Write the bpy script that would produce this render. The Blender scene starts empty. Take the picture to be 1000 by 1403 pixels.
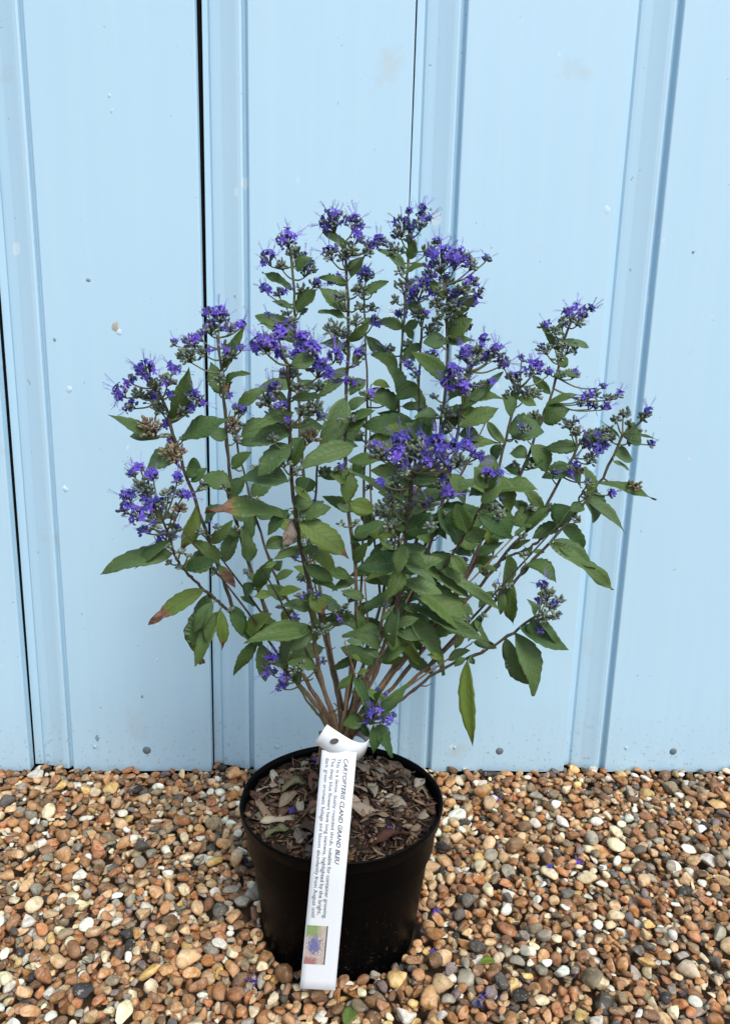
import bpy, math, random
import numpy as np
from mathutils import Vector, Matrix

# ------------------------------------------------------------------ camera
scene = bpy.context.scene
col = scene.collection
random.seed(7); rng = np.random.default_rng(7)
FPX = 1054.0                                   # focal length in photo pixels (photo is 1000 x 1403)
PSI = math.radians(2.5)
_u = np.array([115., 4590., FPX]); _u /= np.linalg.norm(_u)
_f = np.array([0, 0, -1.]); _f = _f - (_f @ _u) * _u; _f /= np.linalg.norm(_f)
_r = np.cross(_f, _u)
CM = np.stack([[math.cos(PSI), -math.sin(PSI), 0], [math.sin(PSI), math.cos(PSI), 0], [0, 0, 1]], 1) @ np.stack([_r, _f, _u], 1).T
CAM = np.array([-0.0150, -0.7490, 0.6398])
camd = bpy.data.cameras.new('camera'); camo = bpy.data.objects.new('camera', camd); col.objects.link(camo)
mw = Matrix([list(map(float, r)) for r in CM]).to_4x4(); mw.translation = Vector(CAM.tolist())
camo.matrix_world = mw
camd.sensor_fit = 'HORIZONTAL'; camd.sensor_width = 36.0; camd.lens = FPX / 1000 * 36.0
camd.clip_start = 0.02; camd.clip_end = 200
scene.camera = camo

# ------------------------------------------------------------------ light
SUNV = Vector((0.30, -0.60, 0.80)).normalized()          # towards the sun (veiled by cloud)
world = bpy.data.worlds.new('World'); scene.world = world; world.use_nodes = True
nt = world.node_tree; nt.nodes.clear()
sky = nt.nodes.new('ShaderNodeTexSky'); sky.sky_type = 'NISHITA'; sky.sun_disc = False
sky.sun_elevation = math.asin(SUNV.z); sky.sun_rotation = math.atan2(SUNV.x, SUNV.y)
sky.dust_density = 1.5; sky.air_density = 1.0
hs = nt.nodes.new('ShaderNodeHueSaturation'); hs.inputs['Saturation'].default_value = 0.85
bg = nt.nodes.new('ShaderNodeBackground'); bg.inputs['Strength'].default_value = 0.12
out = nt.nodes.new('ShaderNodeOutputWorld')
nt.links.new(sky.outputs[0], hs.inputs['Color']); nt.links.new(hs.outputs[0], bg.inputs[0]); nt.links.new(bg.outputs[0], out.inputs[0])
sd = bpy.data.lights.new('sun', 'SUN'); sd.energy = 1.5; sd.angle = math.radians(26); sd.color = (1.0, 0.985, 0.96)
so = bpy.data.objects.new('sun', sd); col.objects.link(so)
so.rotation_euler = SUNV.to_track_quat('Z', 'Y').to_euler(); so.location = (-2, -3, 4)
scene.view_settings.view_transform = 'Standard'; scene.view_settings.look = 'None'
scene.view_settings.gamma = 1.0; scene.view_settings.use_curve_mapping = False
scene.view_settings.exposure = 0.70

# ------------------------------------------------------------------ helpers
def ray(x, y): return CM @ np.array([(x - 500) / FPX, -(y - 701.5) / FPX, -1.])
def at(x, y, Y):
    """photo pixel -> world point on the upright plane at depth Y"""
    r = ray(x, y); return CAM + r * ((Y - CAM[1]) / r[1])
def scale_at(p): return FPX / -((CM.T @ (np.asarray(p) - CAM))[2])    # pixels per metre
def proj(p):
    q = CM.T @ (np.asarray(p) - CAM); return np.array([500 + FPX * q[0] / -q[2], 701.5 - FPX * q[1] / -q[2]])
def nrm(v): v = np.asarray(v, float); return v / (np.linalg.norm(v) + 1e-12)
def lin(r, g, b):
    f = lambda c: (c / 255 / 12.92) if c / 255 <= .04045 else ((c / 255 + .055) / 1.055) ** 2.4
    return (f(r), f(g), f(b))

class MB:
    def __init__(s): s.v = []; s.f = []; s.m = []; s.c = []; s.uv = []; s.n = 0
    def add(s, verts, faces, mat=0, color=(1, 1, 1), uv=None):
        verts = np.asarray(verts, float); k = len(verts)
        s.v.append(verts)
        s.f += [tuple(i + s.n for i in f) for f in faces]
        s.m += (list(mat) if isinstance(mat, (list, tuple)) else [mat] * len(faces))
        c = np.asarray(color, float)
        s.c.append(np.tile(c, (k, 1)) if c.ndim == 1 else c)
        s.uv.append(np.zeros((k, 2)) if uv is None else np.asarray(uv, float))
        s.n += k
    def tube(s, pts, rad, sides=6, mat=0, color=(1, 1, 1), cap=True):
        pts = np.asarray(pts, float); n = len(pts); rad = np.broadcast_to(np.asarray(rad, float), (n,))
        tg = np.gradient(pts, axis=0); tg /= np.linalg.norm(tg, axis=1)[:, None] + 1e-12
        a = np.cross(tg[0], [0, 0, 1.]); a = a if np.linalg.norm(a) > .1 else np.cross(tg[0], [1., 0, 0]); a = nrm(a)
        vs = []; ang = np.arange(sides) * 2 * math.pi / sides
        for i in range(n):
            a = nrm(a - (a @ tg[i]) * tg[i]); b = np.cross(tg[i], a)
            vs.append(pts[i] + rad[i] * (np.cos(ang)[:, None] * a + np.sin(ang)[:, None] * b))
        vs = np.concatenate(vs); fs = []
        for i in range(n - 1):
            for j in range(sides):
                k = (j + 1) % sides
                fs.append((i * sides + j, i * sides + k, (i + 1) * sides + k, (i + 1) * sides + j))
        if cap: fs.append(tuple(range(sides))[::-1]); fs.append(tuple((n - 1) * sides + j for j in range(sides)))
        c = np.asarray(color, float)
        if c.ndim == 2: c = np.repeat(c, sides, axis=0)
        s.add(vs, fs, mat, c)
    def box(s, lo, hi, mat=0, color=(1, 1, 1)):
        x0, y0, z0 = lo; x1, y1, z1 = hi
        s.add([(x0,y0,z0),(x1,y0,z0),(x1,y1,z0),(x0,y1,z0),(x0,y0,z1),(x1,y0,z1),(x1,y1,z1),(x0,y1,z1)],
              [(3,2,1,0),(4,5,6,7),(0,1,5,4),(1,2,6,5),(2,3,7,6),(3,0,4,7)], mat, color)
    def mesh(s, name, mats, smooth=True):
        me = bpy.data.meshes.new(name)
        v = np.concatenate(s.v)
        me.from_pydata(v.tolist(), [], s.f)
        for m in mats: me.materials.append(m)
        me.polygons.foreach_set('material_index', s.m)
        me.polygons.foreach_set('use_smooth', [smooth] * len(s.f))
        ca = me.color_attributes.new('tint', 'FLOAT_COLOR', 'POINT')
        c = np.concatenate(s.c); c4 = np.ones((len(c), 4)); c4[:, :c.shape[1]] = c
        ca.data.foreach_set('color', c4.ravel())
        uvl = me.uv_layers.new(name='UVMap'); uv = np.concatenate(s.uv)
        idx = np.empty(len(me.loops), dtype=np.int32); me.loops.foreach_get('vertex_index', idx)
        uvl.data.foreach_set('uv', uv[idx].ravel())
        me.update(); return me
def link(name, me, parent=None):
    o = bpy.data.objects.new(name, me); col.objects.link(o)
    if parent is not None: o.parent = parent
    return o
def tag(o, label=None, cat=None, group=None, kind=None):
    if label: o['label'] = label
    if cat: o['category'] = cat
    if group: o['group'] = group
    if kind: o['kind'] = kind
    return o
def spline(P, n):
    P = np.asarray(P, float)
    if len(P) == 2: return P[0] + (P[1] - P[0]) * np.linspace(0, 1, n)[:, None]
    Q = np.vstack([2 * P[0] - P[1], P, 2 * P[-1] - P[-2]])
    d = np.r_[0, np.cumsum(np.linalg.norm(np.diff(P, axis=0), axis=1))]; d /= d[-1]
    res = []
    for t in np.linspace(0, 1, n):
        i = min(max(np.searchsorted(d, t) - 1, 0), len(P) - 2)
        u = (t - d[i]) / (d[i + 1] - d[i] + 1e-9); a, b, c, e = Q[i], Q[i + 1], Q[i + 2], Q[i + 3]
        res.append(.5 * (2 * b + (c - a) * u + (2 * a - 5 * b + 4 * c - e) * u * u + (3 * b - 3 * c + e - a) * u ** 3))
    return np.array(res)

# ------------------------------------------------------------------ materials
class NT:
    def __init__(s, name):
        s.mat = bpy.data.materials.new(name); s.mat.use_nodes = True; s.t = s.mat.node_tree; s.t.nodes.clear()
        s.o = s.n('OutputMaterial'); s.b = s.n('BsdfPrincipled'); s.l(s.b.outputs[0], s.o.inputs[0])
    def n(s, k, **kw):
        x = s.t.nodes.new('ShaderNode' + k)
        for a, b in kw.items(): setattr(x, a, b)
        return x
    def l(s, a, b): s.t.links.new(a, b)
    def set(s, **kw):
        for k, v in kw.items():
            i = s.b.inputs[k.replace('_', ' ')]
            if hasattr(v, 'links') or isinstance(v, bpy.types.NodeSocket): s.l(v, i)
            else: i.default_value = (*v, 1) if isinstance(v, tuple) and len(v) == 3 and i.type == 'RGBA' else v
        return s
    def noise(s, scale, detail=3, rough=.55, vec=None, dist=0):
        x = s.n('TexNoise'); x.inputs['Scale'].default_value = scale; x.inputs['Detail'].default_value = detail
        x.inputs['Roughness'].default_value = rough; x.inputs['Distortion'].default_value = dist
        if vec is not None: s.l(vec, x.inputs['Vector'])
        return x.outputs['Fac']
    def ramp(s, fac, stops, interp='LINEAR'):
        x = s.n('ValToRGB'); e = x.color_ramp; e.interpolation = interp
        while len(e.elements) < len(stops): e.elements.new(.5)
        for el, (p, c) in zip(e.elements, stops): el.position = p; el.color = (*c, 1) if len(c) == 3 else c
        s.l(fac, x.inputs[0]); return x.outputs[0]
    def mix(s, fac, a, b, mode='MIX'):
        x = s.n('Mix'); x.data_type = 'RGBA'; x.blend_type = mode
        for v, i in ((fac, 0), (a, 6), (b, 7)):
            if isinstance(v, bpy.types.NodeSocket): s.l(v, x.inputs[i])
            else: x.inputs[i].default_value = v if i == 0 else (*v, 1)
        return x.outputs[2]
    def math(s, op, a, b=None, c=None, clamp=False):
        x = s.n('Math'); x.operation = op; x.use_clamp = clamp
        for v, i in ((a, 0), (b, 1), (c, 2)):
            if v is None: continue
            if isinstance(v, bpy.types.NodeSocket): s.l(v, x.inputs[i])
            else: x.inputs[i].default_value = v
        return x.outputs[0]
    def bump(s, h, strength=.3, dist=.001):
        x = s.n('Bump'); x.inputs['Strength'].default_value = strength; x.inputs['Distance'].default_value = dist
        s.l(h, x.inputs['Height']); s.l(x.outputs[0], s.b.inputs['Normal'])
    def coord(s, which='Object'): return s.n('TexCoord').outputs[which]
    def mapping(s, vec, scale):
        x = s.n('Mapping'); x.inputs['Scale'].default_value = scale; s.l(vec, x.inputs[0]); return x.outputs[0]
    def attr(s, name='tint'):
        x = s.n('Attribute'); x.attribute_name = name; return x

def m_paint():
    n = NT('pale_blue_paint'); co = n.coord()
    st = n.noise(1, 4, .6, n.mapping(co, (55, 55, 1.4)))
    big = n.noise(5, 3, .5, n.mapping(co, (1, 1, .6)))
    c = n.mix(n.math('MULTIPLY', big, .55), (.472, .690, .825), (.43, .64, .765))
    c = n.mix(n.math('MULTIPLY', n.ramp(st, [(.3, (0, 0, 0)), (.7, (1, 1, 1))]), .40), c, (.51, .70, .80))
    # dirt: dark specks, ochre stains, rain streaks near the foot
    sp = n.ramp(n.noise(105, 2, .5, co), [(0, (0, 0, 0)), (.735, (0, 0, 0)), (.765, (1, 1, 1)), (1, (1, 1, 1))])
    c = n.mix(n.math('MULTIPLY', sp, .55), c, (.16, .19, .2))
    chip = n.ramp(n.noise(40, 1, .4, n.mapping(co, (1, 1, .8))), [(0, (0, 0, 0)), (.765, (0, 0, 0)), (.785, (1, 1, 1)), (1, (1, 1, 1))])
    c = n.mix(n.math('MULTIPLY', chip, .6), c, (.72, .80, .83))
    och = n.ramp(n.noise(9, 5, .6, co), [(0, (0, 0, 0)), (.635, (0, 0, 0)), (.74, (1, 1, 1)), (1, (1, 1, 1))])
    c = n.mix(n.math('MULTIPLY', och, .32), c, (.48, .43, .33))
    sx = n.n('SeparateXYZ'); n.l(n.coord(), sx.inputs[0])
    foot = n.ramp(n.math('ADD', sx.outputs[2], n.math('MULTIPLY', st, .12)), [(0, (1, 1, 1)), (.03, (1, 1, 1)), (.20, (0, 0, 0)), (1, (0, 0, 0))])
    grime = n.math('MULTIPLY', foot, n.math('MULTIPLY', n.noise(14, 5, .7, n.mapping(co, (1, 1, .25))), .32))
    c = n.mix(grime, c, (.34, .37, .36))
    spl = n.ramp(n.noise(170, 3, .6, co), [(0, (0, 0, 0)), (.60, (0, 0, 0)), (.68, (1, 1, 1)), (1, (1, 1, 1))])
    lowz = n.ramp(sx.outputs[2], [(0, (1, 1, 1)), (.015, (1, 1, 1)), (.11, (0, 0, 0)), (1, (0, 0, 0))])
    c = n.mix(n.math('MULTIPLY', n.math('MULTIPLY', spl, lowz), .55), c, (.25, .21, .16))
    n.set(Base_Color=c, Roughness=.42); n.b.inputs['Specular IOR Level'].default_value = .4
    n.bump(n.math('ADD', st, n.math('MULTIPLY', n.noise(7, 3, .5, co), 1.2)), .22, .0012)
    return n.mat
M_PAINT = m_paint()
def m_simple(name, c, rough=.6, spec=.4, var=.25, vs=80, bump=0.):
    n = NT(name); co = n.coord()
    f = n.noise(vs, 4, .6, co)
    n.set(Base_Color=n.mix(f, tuple(x * (1 - var) for x in c), tuple(min(1, x * (1 + var)) for x in c)), Roughness=rough)
    n.b.inputs['Specular IOR Level'].default_value = spec
    if bump: n.bump(f, bump, .001)
    return n.mat
M_DARK = m_simple('black_building_felt', (.012, .012, .013), .9, .1)
M_NAIL = m_simple('weathered_nail', (.13, .16, .18), .55, .5)
M_NAILP = m_simple('painted_nail', (.40, .55, .66), .7, .2, .5, 500)
M_EARTH = m_simple('sandy_earth', (.14, .10, .065), .95, .1, .5, 40, .6)

def m_pebble(name, obj):
    n = NT(name); co = n.coord('Object') if not obj else n.coord('Generated')
    if obj:
        oi = n.n('ObjectInfo'); base = oi.outputs['Color']
        x = n.n('VectorMath'); x.operation = 'MULTIPLY_ADD'
        n.l(n.coord('Generated'), x.inputs[0]); x.inputs[1].default_value = (.017, .013, .009)
        cb = n.n('CombineXYZ'); n.l(oi.outputs['Random'], cb.inputs[0]); n.l(cb.outputs[0], x.inputs[2]); vec = x.outputs[0]
    else:
        base = n.attr().outputs['Color']; vec = n.coord()
    a = n.noise(130, 3, .6, vec, .6); b = n.noise(520, 3, .65, vec)
    hsv = n.n('HueSaturation'); n.l(base, hsv.inputs['Color']); hsv.inputs['Hue'].default_value = .492; hsv.inputs['Value'].default_value = .74; hsv.inputs['Saturation'].default_value = 1.1
    hs2 = n.n('HueSaturation'); n.l(base, hs2.inputs['Color']); hs2.inputs['Value'].default_value = 1.3; hs2.inputs['Saturation'].default_value = .8
    c = n.mix(n.ramp(a, [(.32, (0, 0, 0)), (.66, (1, 1, 1))]), hsv.outputs[0], hs2.outputs[0])
    c = n.mix(n.math('MULTIPLY', n.ramp(b, [(.5, (0, 0, 0)), (.72, (1, 1, 1))]), .28), c, (.12, .085, .055))
    c = n.mix(n.math('MULTIPLY', n.ramp(n.noise(210, 2, .5, vec, 1.5), [(.62, (0, 0, 0)), (.68, (1, 1, 1))]), .45), c, (.62, .55, .46))
    n.set(Base_Color=c, Roughness=.8); n.b.inputs['Specular IOR Level'].default_value = .3
    n.bump(n.math('ADD', a, n.math('MULTIPLY', b, .5)), .35, .0012)
    return n.mat
M_PEB = m_pebble('flint_gravel', False); M_PEBO = m_pebble('flint_pebble', True)

def m_pot():
    n = NT('black_plastic'); co = n.coord()
    d = n.ramp(n.noise(240, 3, .7, co), [(0, (0, 0, 0)), (.63, (0, 0, 0)), (.70, (1, 1, 1)), (1, (1, 1, 1))])
    sx = n.n('SeparateXYZ'); n.l(co, sx.inputs[0])
    low = n.ramp(sx.outputs[2], [(0, (1, 1, 1)), (.02, (1, 1, 1)), (.10, (.05, .05, .05)), (1, (.05, .05, .05))])
    c = n.mix(n.math('MULTIPLY', d, n.math('MULTIPLY', low, .55)), (.0012, .0012, .0014), (.10, .09, .08))
    c = n.mix(n.math('MULTIPLY', n.noise(30, 4, .6, co), .005), c, (.2, .18, .16))
    n.set(Base_Color=c, Roughness=n.math('ADD', n.math('MULTIPLY', n.noise(60, 3, .6, co), .15), .30)); n.b.inputs['Specular IOR Level'].default_value = .05
    n.bump(n.noise(300, 2, .5, co), .04, .0005)
    return n.mat
M_POT = m_pot()

def m_tint(name, rough=.7, spec=.3, vs=200, var=.3, bump=.25, trans=0):
    n = NT(name); a = n.attr().outputs['Color']; f = n.noise(vs, 4, .6, n.coord())
    c = n.mix(f, n.mix(1.0, a, (1 - var,) * 3, 'MULTIPLY'), n.mix(1.0, a, (1 + var,) * 3, 'MULTIPLY'))
    n.set(Base_Color=c, Roughness=rough); n.b.inputs['Specular IOR Level'].default_value = spec
    if bump: n.bump(f, bump, .0006)
    return n.mat
M_LITTER = m_tint('dry_leaf_litter', .8, .2, 160, .35, .5)
M_SOIL = m_simple('peaty_compost', (.030, .021, .015), .95, .1, .6, 120, .9)
M_BUD = m_tint('felted_bud', .85, .15, 700, .35, .3)

def m_bark():
    n = NT('shrub_bark'); a = n.attr().outputs['Color']; co = n.coord()
    f = n.ramp(n.noise(1, 5, .7, n.mapping(co, (520, 520, 60))), [(.3, (0, 0, 0)), (.7, (1, 1, 1))])
    c = n.mix(f, n.mix(1.0, a, (.5, .48, .46), 'MULTIPLY'), n.mix(1.0, a, (1.5, 1.5, 1.5), 'MULTIPLY'))
    n.set(Base_Color=c, Roughness=.75); n.b.inputs['Specular IOR Level'].default_value = .25
    n.bump(f, .8, .0014); return n.mat
M_BARK = m_bark()

def m_leaf(name, under):
    # tint: r = brown amount, g = tone (0 dark .. 1 pale), b = yellow amount ; uv: u along 0..1, v across -1..1 (stored *.5+.5)
    n = NT(name); a = n.n('SeparateColor'); n.l(n.attr().outputs['Color'], a.inputs[0])
    uv = n.n('SeparateXYZ'); n.l(n.n('UVMap').outputs[0], uv.inputs[0])
    av = n.math('ABSOLUTE', n.math('MULTIPLY_ADD', uv.outputs[1], 2.0, -1.0))
    co = n.coord()
    mid = n.math('SUBTRACT', 1.0, n.math('DIVIDE', av, .055), clamp=True)
    ph = n.math('FRACT', n.math('MULTIPLY', n.math('SUBTRACT', uv.outputs[0], n.math('MULTIPLY', av, .16)), 9.0))
    vein = n.math('SUBTRACT', 1.0, n.math('DIVIDE', n.math('ABSOLUTE', n.math('SUBTRACT', ph, .5)), .10), clamp=True)
    vn = n.math('MAXIMUM', mid, n.math('MULTIPLY', vein, .55))
    f = n.noise(55, 3, .6, co); g = n.noise(260, 3, .6, co)
    if under: d, p, y = (.12, .175, .08), (.25, .31, .20), (.24, .27, .06)
    else: d, p, y = (.030, .086, .018), (.125, .205, .080), (.17, .235, .022)
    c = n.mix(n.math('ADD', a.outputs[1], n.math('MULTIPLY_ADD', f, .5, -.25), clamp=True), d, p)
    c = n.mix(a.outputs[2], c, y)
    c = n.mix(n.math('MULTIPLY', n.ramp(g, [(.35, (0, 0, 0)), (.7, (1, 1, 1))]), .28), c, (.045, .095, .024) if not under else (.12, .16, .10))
    c = n.mix(n.math('MULTIPLY', vn, .55), c, (.26, .34, .14))
    br = n.math('ADD', a.outputs[0], n.math('MULTIPLY_ADD', n.noise(110, 4, .7, co), 1.5, -.75))
    bm = n.ramp(n.math('MULTIPLY', br, n.math('GREATER_THAN', a.outputs[0], .02)), [(.40, (0, 0, 0)), (.56, (1, 1, 1))])
    bc = n.mix(n.ramp(g, [(.3, (0, 0, 0)), (.75, (1, 1, 1))]), (.085, .035, .02), (.32, .19, .12))
    bc = n.mix(n.ramp(br, [(.5, (1, 1, 1)), (.75, (0, 0, 0))]), bc, (.26, .16, .05))
    bc = n.mix(n.ramp(a.outputs[1], [(.84, (0, 0, 0)), (.88, (1, 1, 1))]), bc, n.mix(g, (.34, .26, .21), (.56, .48, .42)))
    c = n.mix(bm, c, bc)
    n.set(Base_Color=c, Roughness=.55 if not under else .75); n.b.inputs['Specular IOR Level'].default_value = .35 if not under else .15
    h = n.math('ADD', n.math('MULTIPLY', vn, -.8), n.math('MULTIPLY', g, .5)); n.bump(h, .75, .0011)
    tr = n.n('BsdfTranslucent'); n.l(n.mix(.5, c, (.10, .19, .02)), tr.inputs[0])
    mx = n.n('MixShader'); mx.inputs[0].default_value = .16
    n.l(n.b.outputs[0], mx.inputs[1]); n.l(tr.outputs[0], mx.inputs[2]); n.l(mx.outputs[0], n.o.inputs[0])
    return n.mat
M_LEAF, M_LEAFU = m_leaf('leaf_upper', False), m_leaf('leaf_under', True)

def m_petal():
    n = NT('violet_petal'); a = n.attr().outputs['Color']; oi = n.n('ObjectInfo')
    h = n.n('HueSaturation'); n.l(a, h.inputs['Color'])
    n.l(n.math('MULTIPLY_ADD', oi.outputs['Random'], .035, .48), h.inputs['Hue'])
    n.l(n.math('MULTIPLY_ADD', oi.outputs['Random'], .7, .68), h.inputs['Value'])
    n.set(Base_Color=h.outputs[0], Roughness=.6); n.b.inputs['Specular IOR Level'].default_value = .2
    tr = n.n('BsdfTranslucent'); n.l(h.outputs[0], tr.inputs[0])
    mx = n.n('MixShader'); mx.inputs[0].default_value = .3
    n.l(n.b.outputs[0], mx.inputs[1]); n.l(tr.outputs[0], mx.inputs[2]); n.l(mx.outputs[0], n.o.inputs[0])
    return n.mat
M_PETAL = m_petal()
M_TAG = m_simple('white_plastic', (.80, .84, .86), .38, .45, .015, 30)
M_INK = m_simple('grey_ink', (.09, .095, .115), .7, .2, .1)
M_HOLE_SHADE = m_simple('painted_hole_shade', (.10, .09, .09), .8, .1)  # dark colour painted in for the shade seen through the loop's hole
def m_print():
    n = NT('printed_photo'); uv = n.n('UVMap').outputs[0]; s = n.n('SeparateXYZ'); n.l(uv, s.inputs[0])
    f = n.noise(9, 4, .6, uv); g = n.noise(24, 3, .6, uv, 1)
    c = n.mix(n.ramp(g, [(.4, (0, 0, 0)), (.6, (1, 1, 1))]), (.42, .30, .27), (.66, .60, .50))
    top = n.ramp(n.math('ADD', s.outputs[1], n.math('MULTIPLY_ADD', f, .3, -.15)), [(.68, (0, 0, 0)), (.76, (1, 1, 1))])
    left = n.ramp(s.outputs[0], [(.45, (1, 1, 1)), (.75, (0, 0, 0))])
    c = n.mix(n.math('MULTIPLY', top, left), c, n.mix(g, (.12, .26, .06), (.38, .44, .20)))
    dx = n.math('SUBTRACT', s.outputs[0], .42); dy = n.math('MULTIPLY', n.math('SUBTRACT', s.outputs[1], .50), 1.25)
    r = n.math('SQRT', n.math('ADD', n.math('MULTIPLY', dx, dx), n.math('MULTIPLY', dy, dy)))
    blob = n.ramp(n.math('ADD', r, n.math('ADD', n.math('MULTIPLY_ADD', g, .55, -.27), n.math('MULTIPLY_ADD', f, .5, -.25))), [(.22, (1, 1, 1)), (.36, (0, 0, 0))])
    c = n.mix(blob, c, n.mix(g, (.11, .14, .22), (.22, .20, .46)))
    red = n.ramp(n.math('ADD', s.outputs[1], n.math('MULTIPLY_ADD', f, .3, -.15)), [(.12, (1, 1, 1)), (.22, (0, 0, 0))])
    c = n.mix(n.math('MULTIPLY', red, n.ramp(s.outputs[0], [(.5, (1, 1, 1)), (.7, (0, 0, 0))])), c, n.mix(g, (.24, .06, .07), (.5, .30, .28)))
    c = n.mix(n.ramp(s.outputs[0], [(.93, (0, 0, 0)), (.95, (1, 1, 1))]), c, (.06, .06, .06))
    n.set(Base_Color=c, Roughness=.5); return n.mat
M_PRINT = m_print()

# ------------------------------------------------------------------ wall of vertical boards
YW = 0.298; PERIOD = 0.2675; X0 = -0.4575; ZB, ZT = -0.004, 1.9
wall = tag(link('board_wall', None), 'pale blue painted wall of wide vertical shiplap boards behind the potted shrub', 'wall')
wall.location = (0, YW, 0); boards = {}
gaps = {-2: .003, -1: .003, 0: .0036, 1: .0062, 2: .0032, 3: .0008, 4: .0015, 5: .003}
for i in range(-2, 6):
    g = gaps[i]; x0 = X0 + PERIOD * i; P = PERIOD
    prof = [(g, .0190), (.0130, .0186), (.0160, .0158), (.0200, .0146), (.0290, .0126), (.0400, .0088), (.0485, .0056), (.0530, .0046), (.0556, .0056),
            (.0572, .0110), (.0610, .0110), (.0628, .0018), (.0640, .0003), (.0652, 0)]
    prof += [(.0650 + (P - .0665) * k / 5, 0) for k in range(1, 6)] + [(P - .0006, .0004), (P, .0014), (P, .0155), (P - .014, .0160), (P - .014, .0275), (g, .0275)]
    m = MB(); nz = 9; npf = len(prof); zs = np.linspace(ZB, ZT, nz)
    vs = []
    for z in zs:
        w = .0006 * math.sin(z * 3.1 + i * 1.7); vs += [(x0 + (a if a != g else g * (.16 + .84 * min(z, 1.1))) + w * .6, b + w, z + (.0012 * math.sin(a * 40 + i) if z == ZB else 0)) for a, b in prof]
    fs = []
    for k in range(nz - 1):
        for j in range(npf):
            q = (j + 1) % npf; fs.append((k * npf + j, k * npf + q, (k + 1) * npf + q, (k + 1) * npf + j))
    fs += [tuple(range(npf))[::-1], tuple((nz - 1) * npf + j for j in range(npf))]
    m.add(vs, fs)
    me = m.mesh('board', [M_PAINT], False); bo = link('board', me, wall); boards[i] = bo
    # nails along the foot of the board: a grey domed one and a painted-over one
    for px_, zz, mat_, rr in ((.172, .030, M_NAIL, .0052), (.098, .036, M_NAILP, .0026)):
        m = MB(); ns = 14; dx = random.uniform(-.006, .006); vs = []; prf = [(1.25, 0), (1.05, .0012), (.75, .0022), (.35, .0027), (.02, .0028)]
        for rr_, h in prf:
            vs += [(x0 + px_ + dx + rr * rr_ * math.cos(t), -h + .0004, zz + rr * rr_ * math.sin(t)) for t in np.arange(ns) * 2 * math.pi / ns]
        fs = [(k * ns + j, (k + 1) * ns + j, (k + 1) * ns + (j + 1) % ns, k * ns + (j + 1) % ns) for k in range(4) for j in range(ns)] + [tuple(4 * ns + j for j in range(ns))[::-1]]
        m.add(vs, fs); link('nail_head', m.mesh('nail_head', [mat_]), bo)
# blemishes: paint drops, flaked spots and smudges, each a thin raised scab on its board
WH, GR, OC = (.56, .73, .83), (.24, .32, .37), (.44, .42, .34)
for q, (bx_, by_, rp, cc) in enumerate([(95, 533, 4, WH), (90, 671, 4, WH), (158, 447, 5, OC), (163, 455, 4, WH), (121, 383, 2.5, GR), (832, 287, 6, WH), (672, 441, 3.5, OC), (590, 286, 2, GR), (133, 1012, 4, GR), (885, 590, 2, GR),
        (618, 1024, 4, WH), (852, 1016, 3, GR), (697, 965, 2.5, GR), (950, 345, 2, GR), (905, 938, 2.5, GR), (150, 130, 2.5, WH), (153, 151, 2.5, WH), (215, 905, 2, WH), (195, 955, 2, GR), (730, 900, 2, GR), (960, 928, 2.5, WH), (75, 465, 2, GR), (400, 150, 2, WH), (460, 90, 1.8, GR)]):
    p = at(bx_, by_, YW); i = int((p[0] - X0) // PERIOD); r_ = random.Random(q + 70); R_ = rp / scale_at(p); m = MB(); ns = 11
    ring = [(1 + r_.uniform(-.4, .35)) for _ in range(ns)]
    vs = [(p[0] + R_ * ring[j] * k * math.cos(j * 6.283 / ns), -h, p[2] + R_ * ring[j] * k * 1.25 * math.sin(j * 6.283 / ns)) for k, h in ((1, -.0004), (.75, .00025), (.02, .0003)) for j in range(ns)]
    m.add(vs, [(k * ns + j, k * ns + (j + 1) % ns, (k + 1) * ns + (j + 1) % ns, (k + 1) * ns + j) for k in range(2) for j in range(ns)], 0, cc)
    link('paint_flake', m.mesh('paint_flake', [M_LITTER]), boards[i])
m = MB(); m.box((X0 - 2 * PERIOD - .01, .029, -.05), (X0 + 6 * PERIOD, .05, ZT)); link('backing', m.mesh('backing', [M_DARK], False), wall)

# ------------------------------------------------------------------ gravel
XA, XB, YA, YB = -0.78, 0.88, -0.45, 0.318
CS = .002
gx = np.arange(XA, XB, CS); gy = np.arange(YA, YB, CS)
H = np.full((len(gy), len(gx)), -.03); ID = np.full(H.shape, -1, int)
GX, GY = np.meshgrid(gx, gy)
BLOCK = (GX ** 2 + GY ** 2) < .0875 ** 2
ph = np.mod(GX - X0, PERIOD)
face = np.where(ph < .0145, .018, np.where(ph < .062, .018 - (ph - .0145) * .33, 0)) + YW
BLOCK |= GY > face - .001
H[BLOCK] = 9.
PAL = [((172, 122, 70), 15), ((190, 144, 92), 15), ((150, 108, 68), 15), ((200, 168, 124), 15), ((128, 98, 68), 10), ((226, 208, 174), 11), ((232, 230, 222), 10),
       ((156, 150, 138), 8), ((98, 95, 92), 4), ((178, 118, 66), 7), ((144, 128, 102), 10), ((60, 59, 60), 2.5), ((212, 178, 104), 3), ((126, 112, 112), 2)]
pw = np.array([w for _, w in PAL]); pw = pw / pw.sum()
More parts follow.
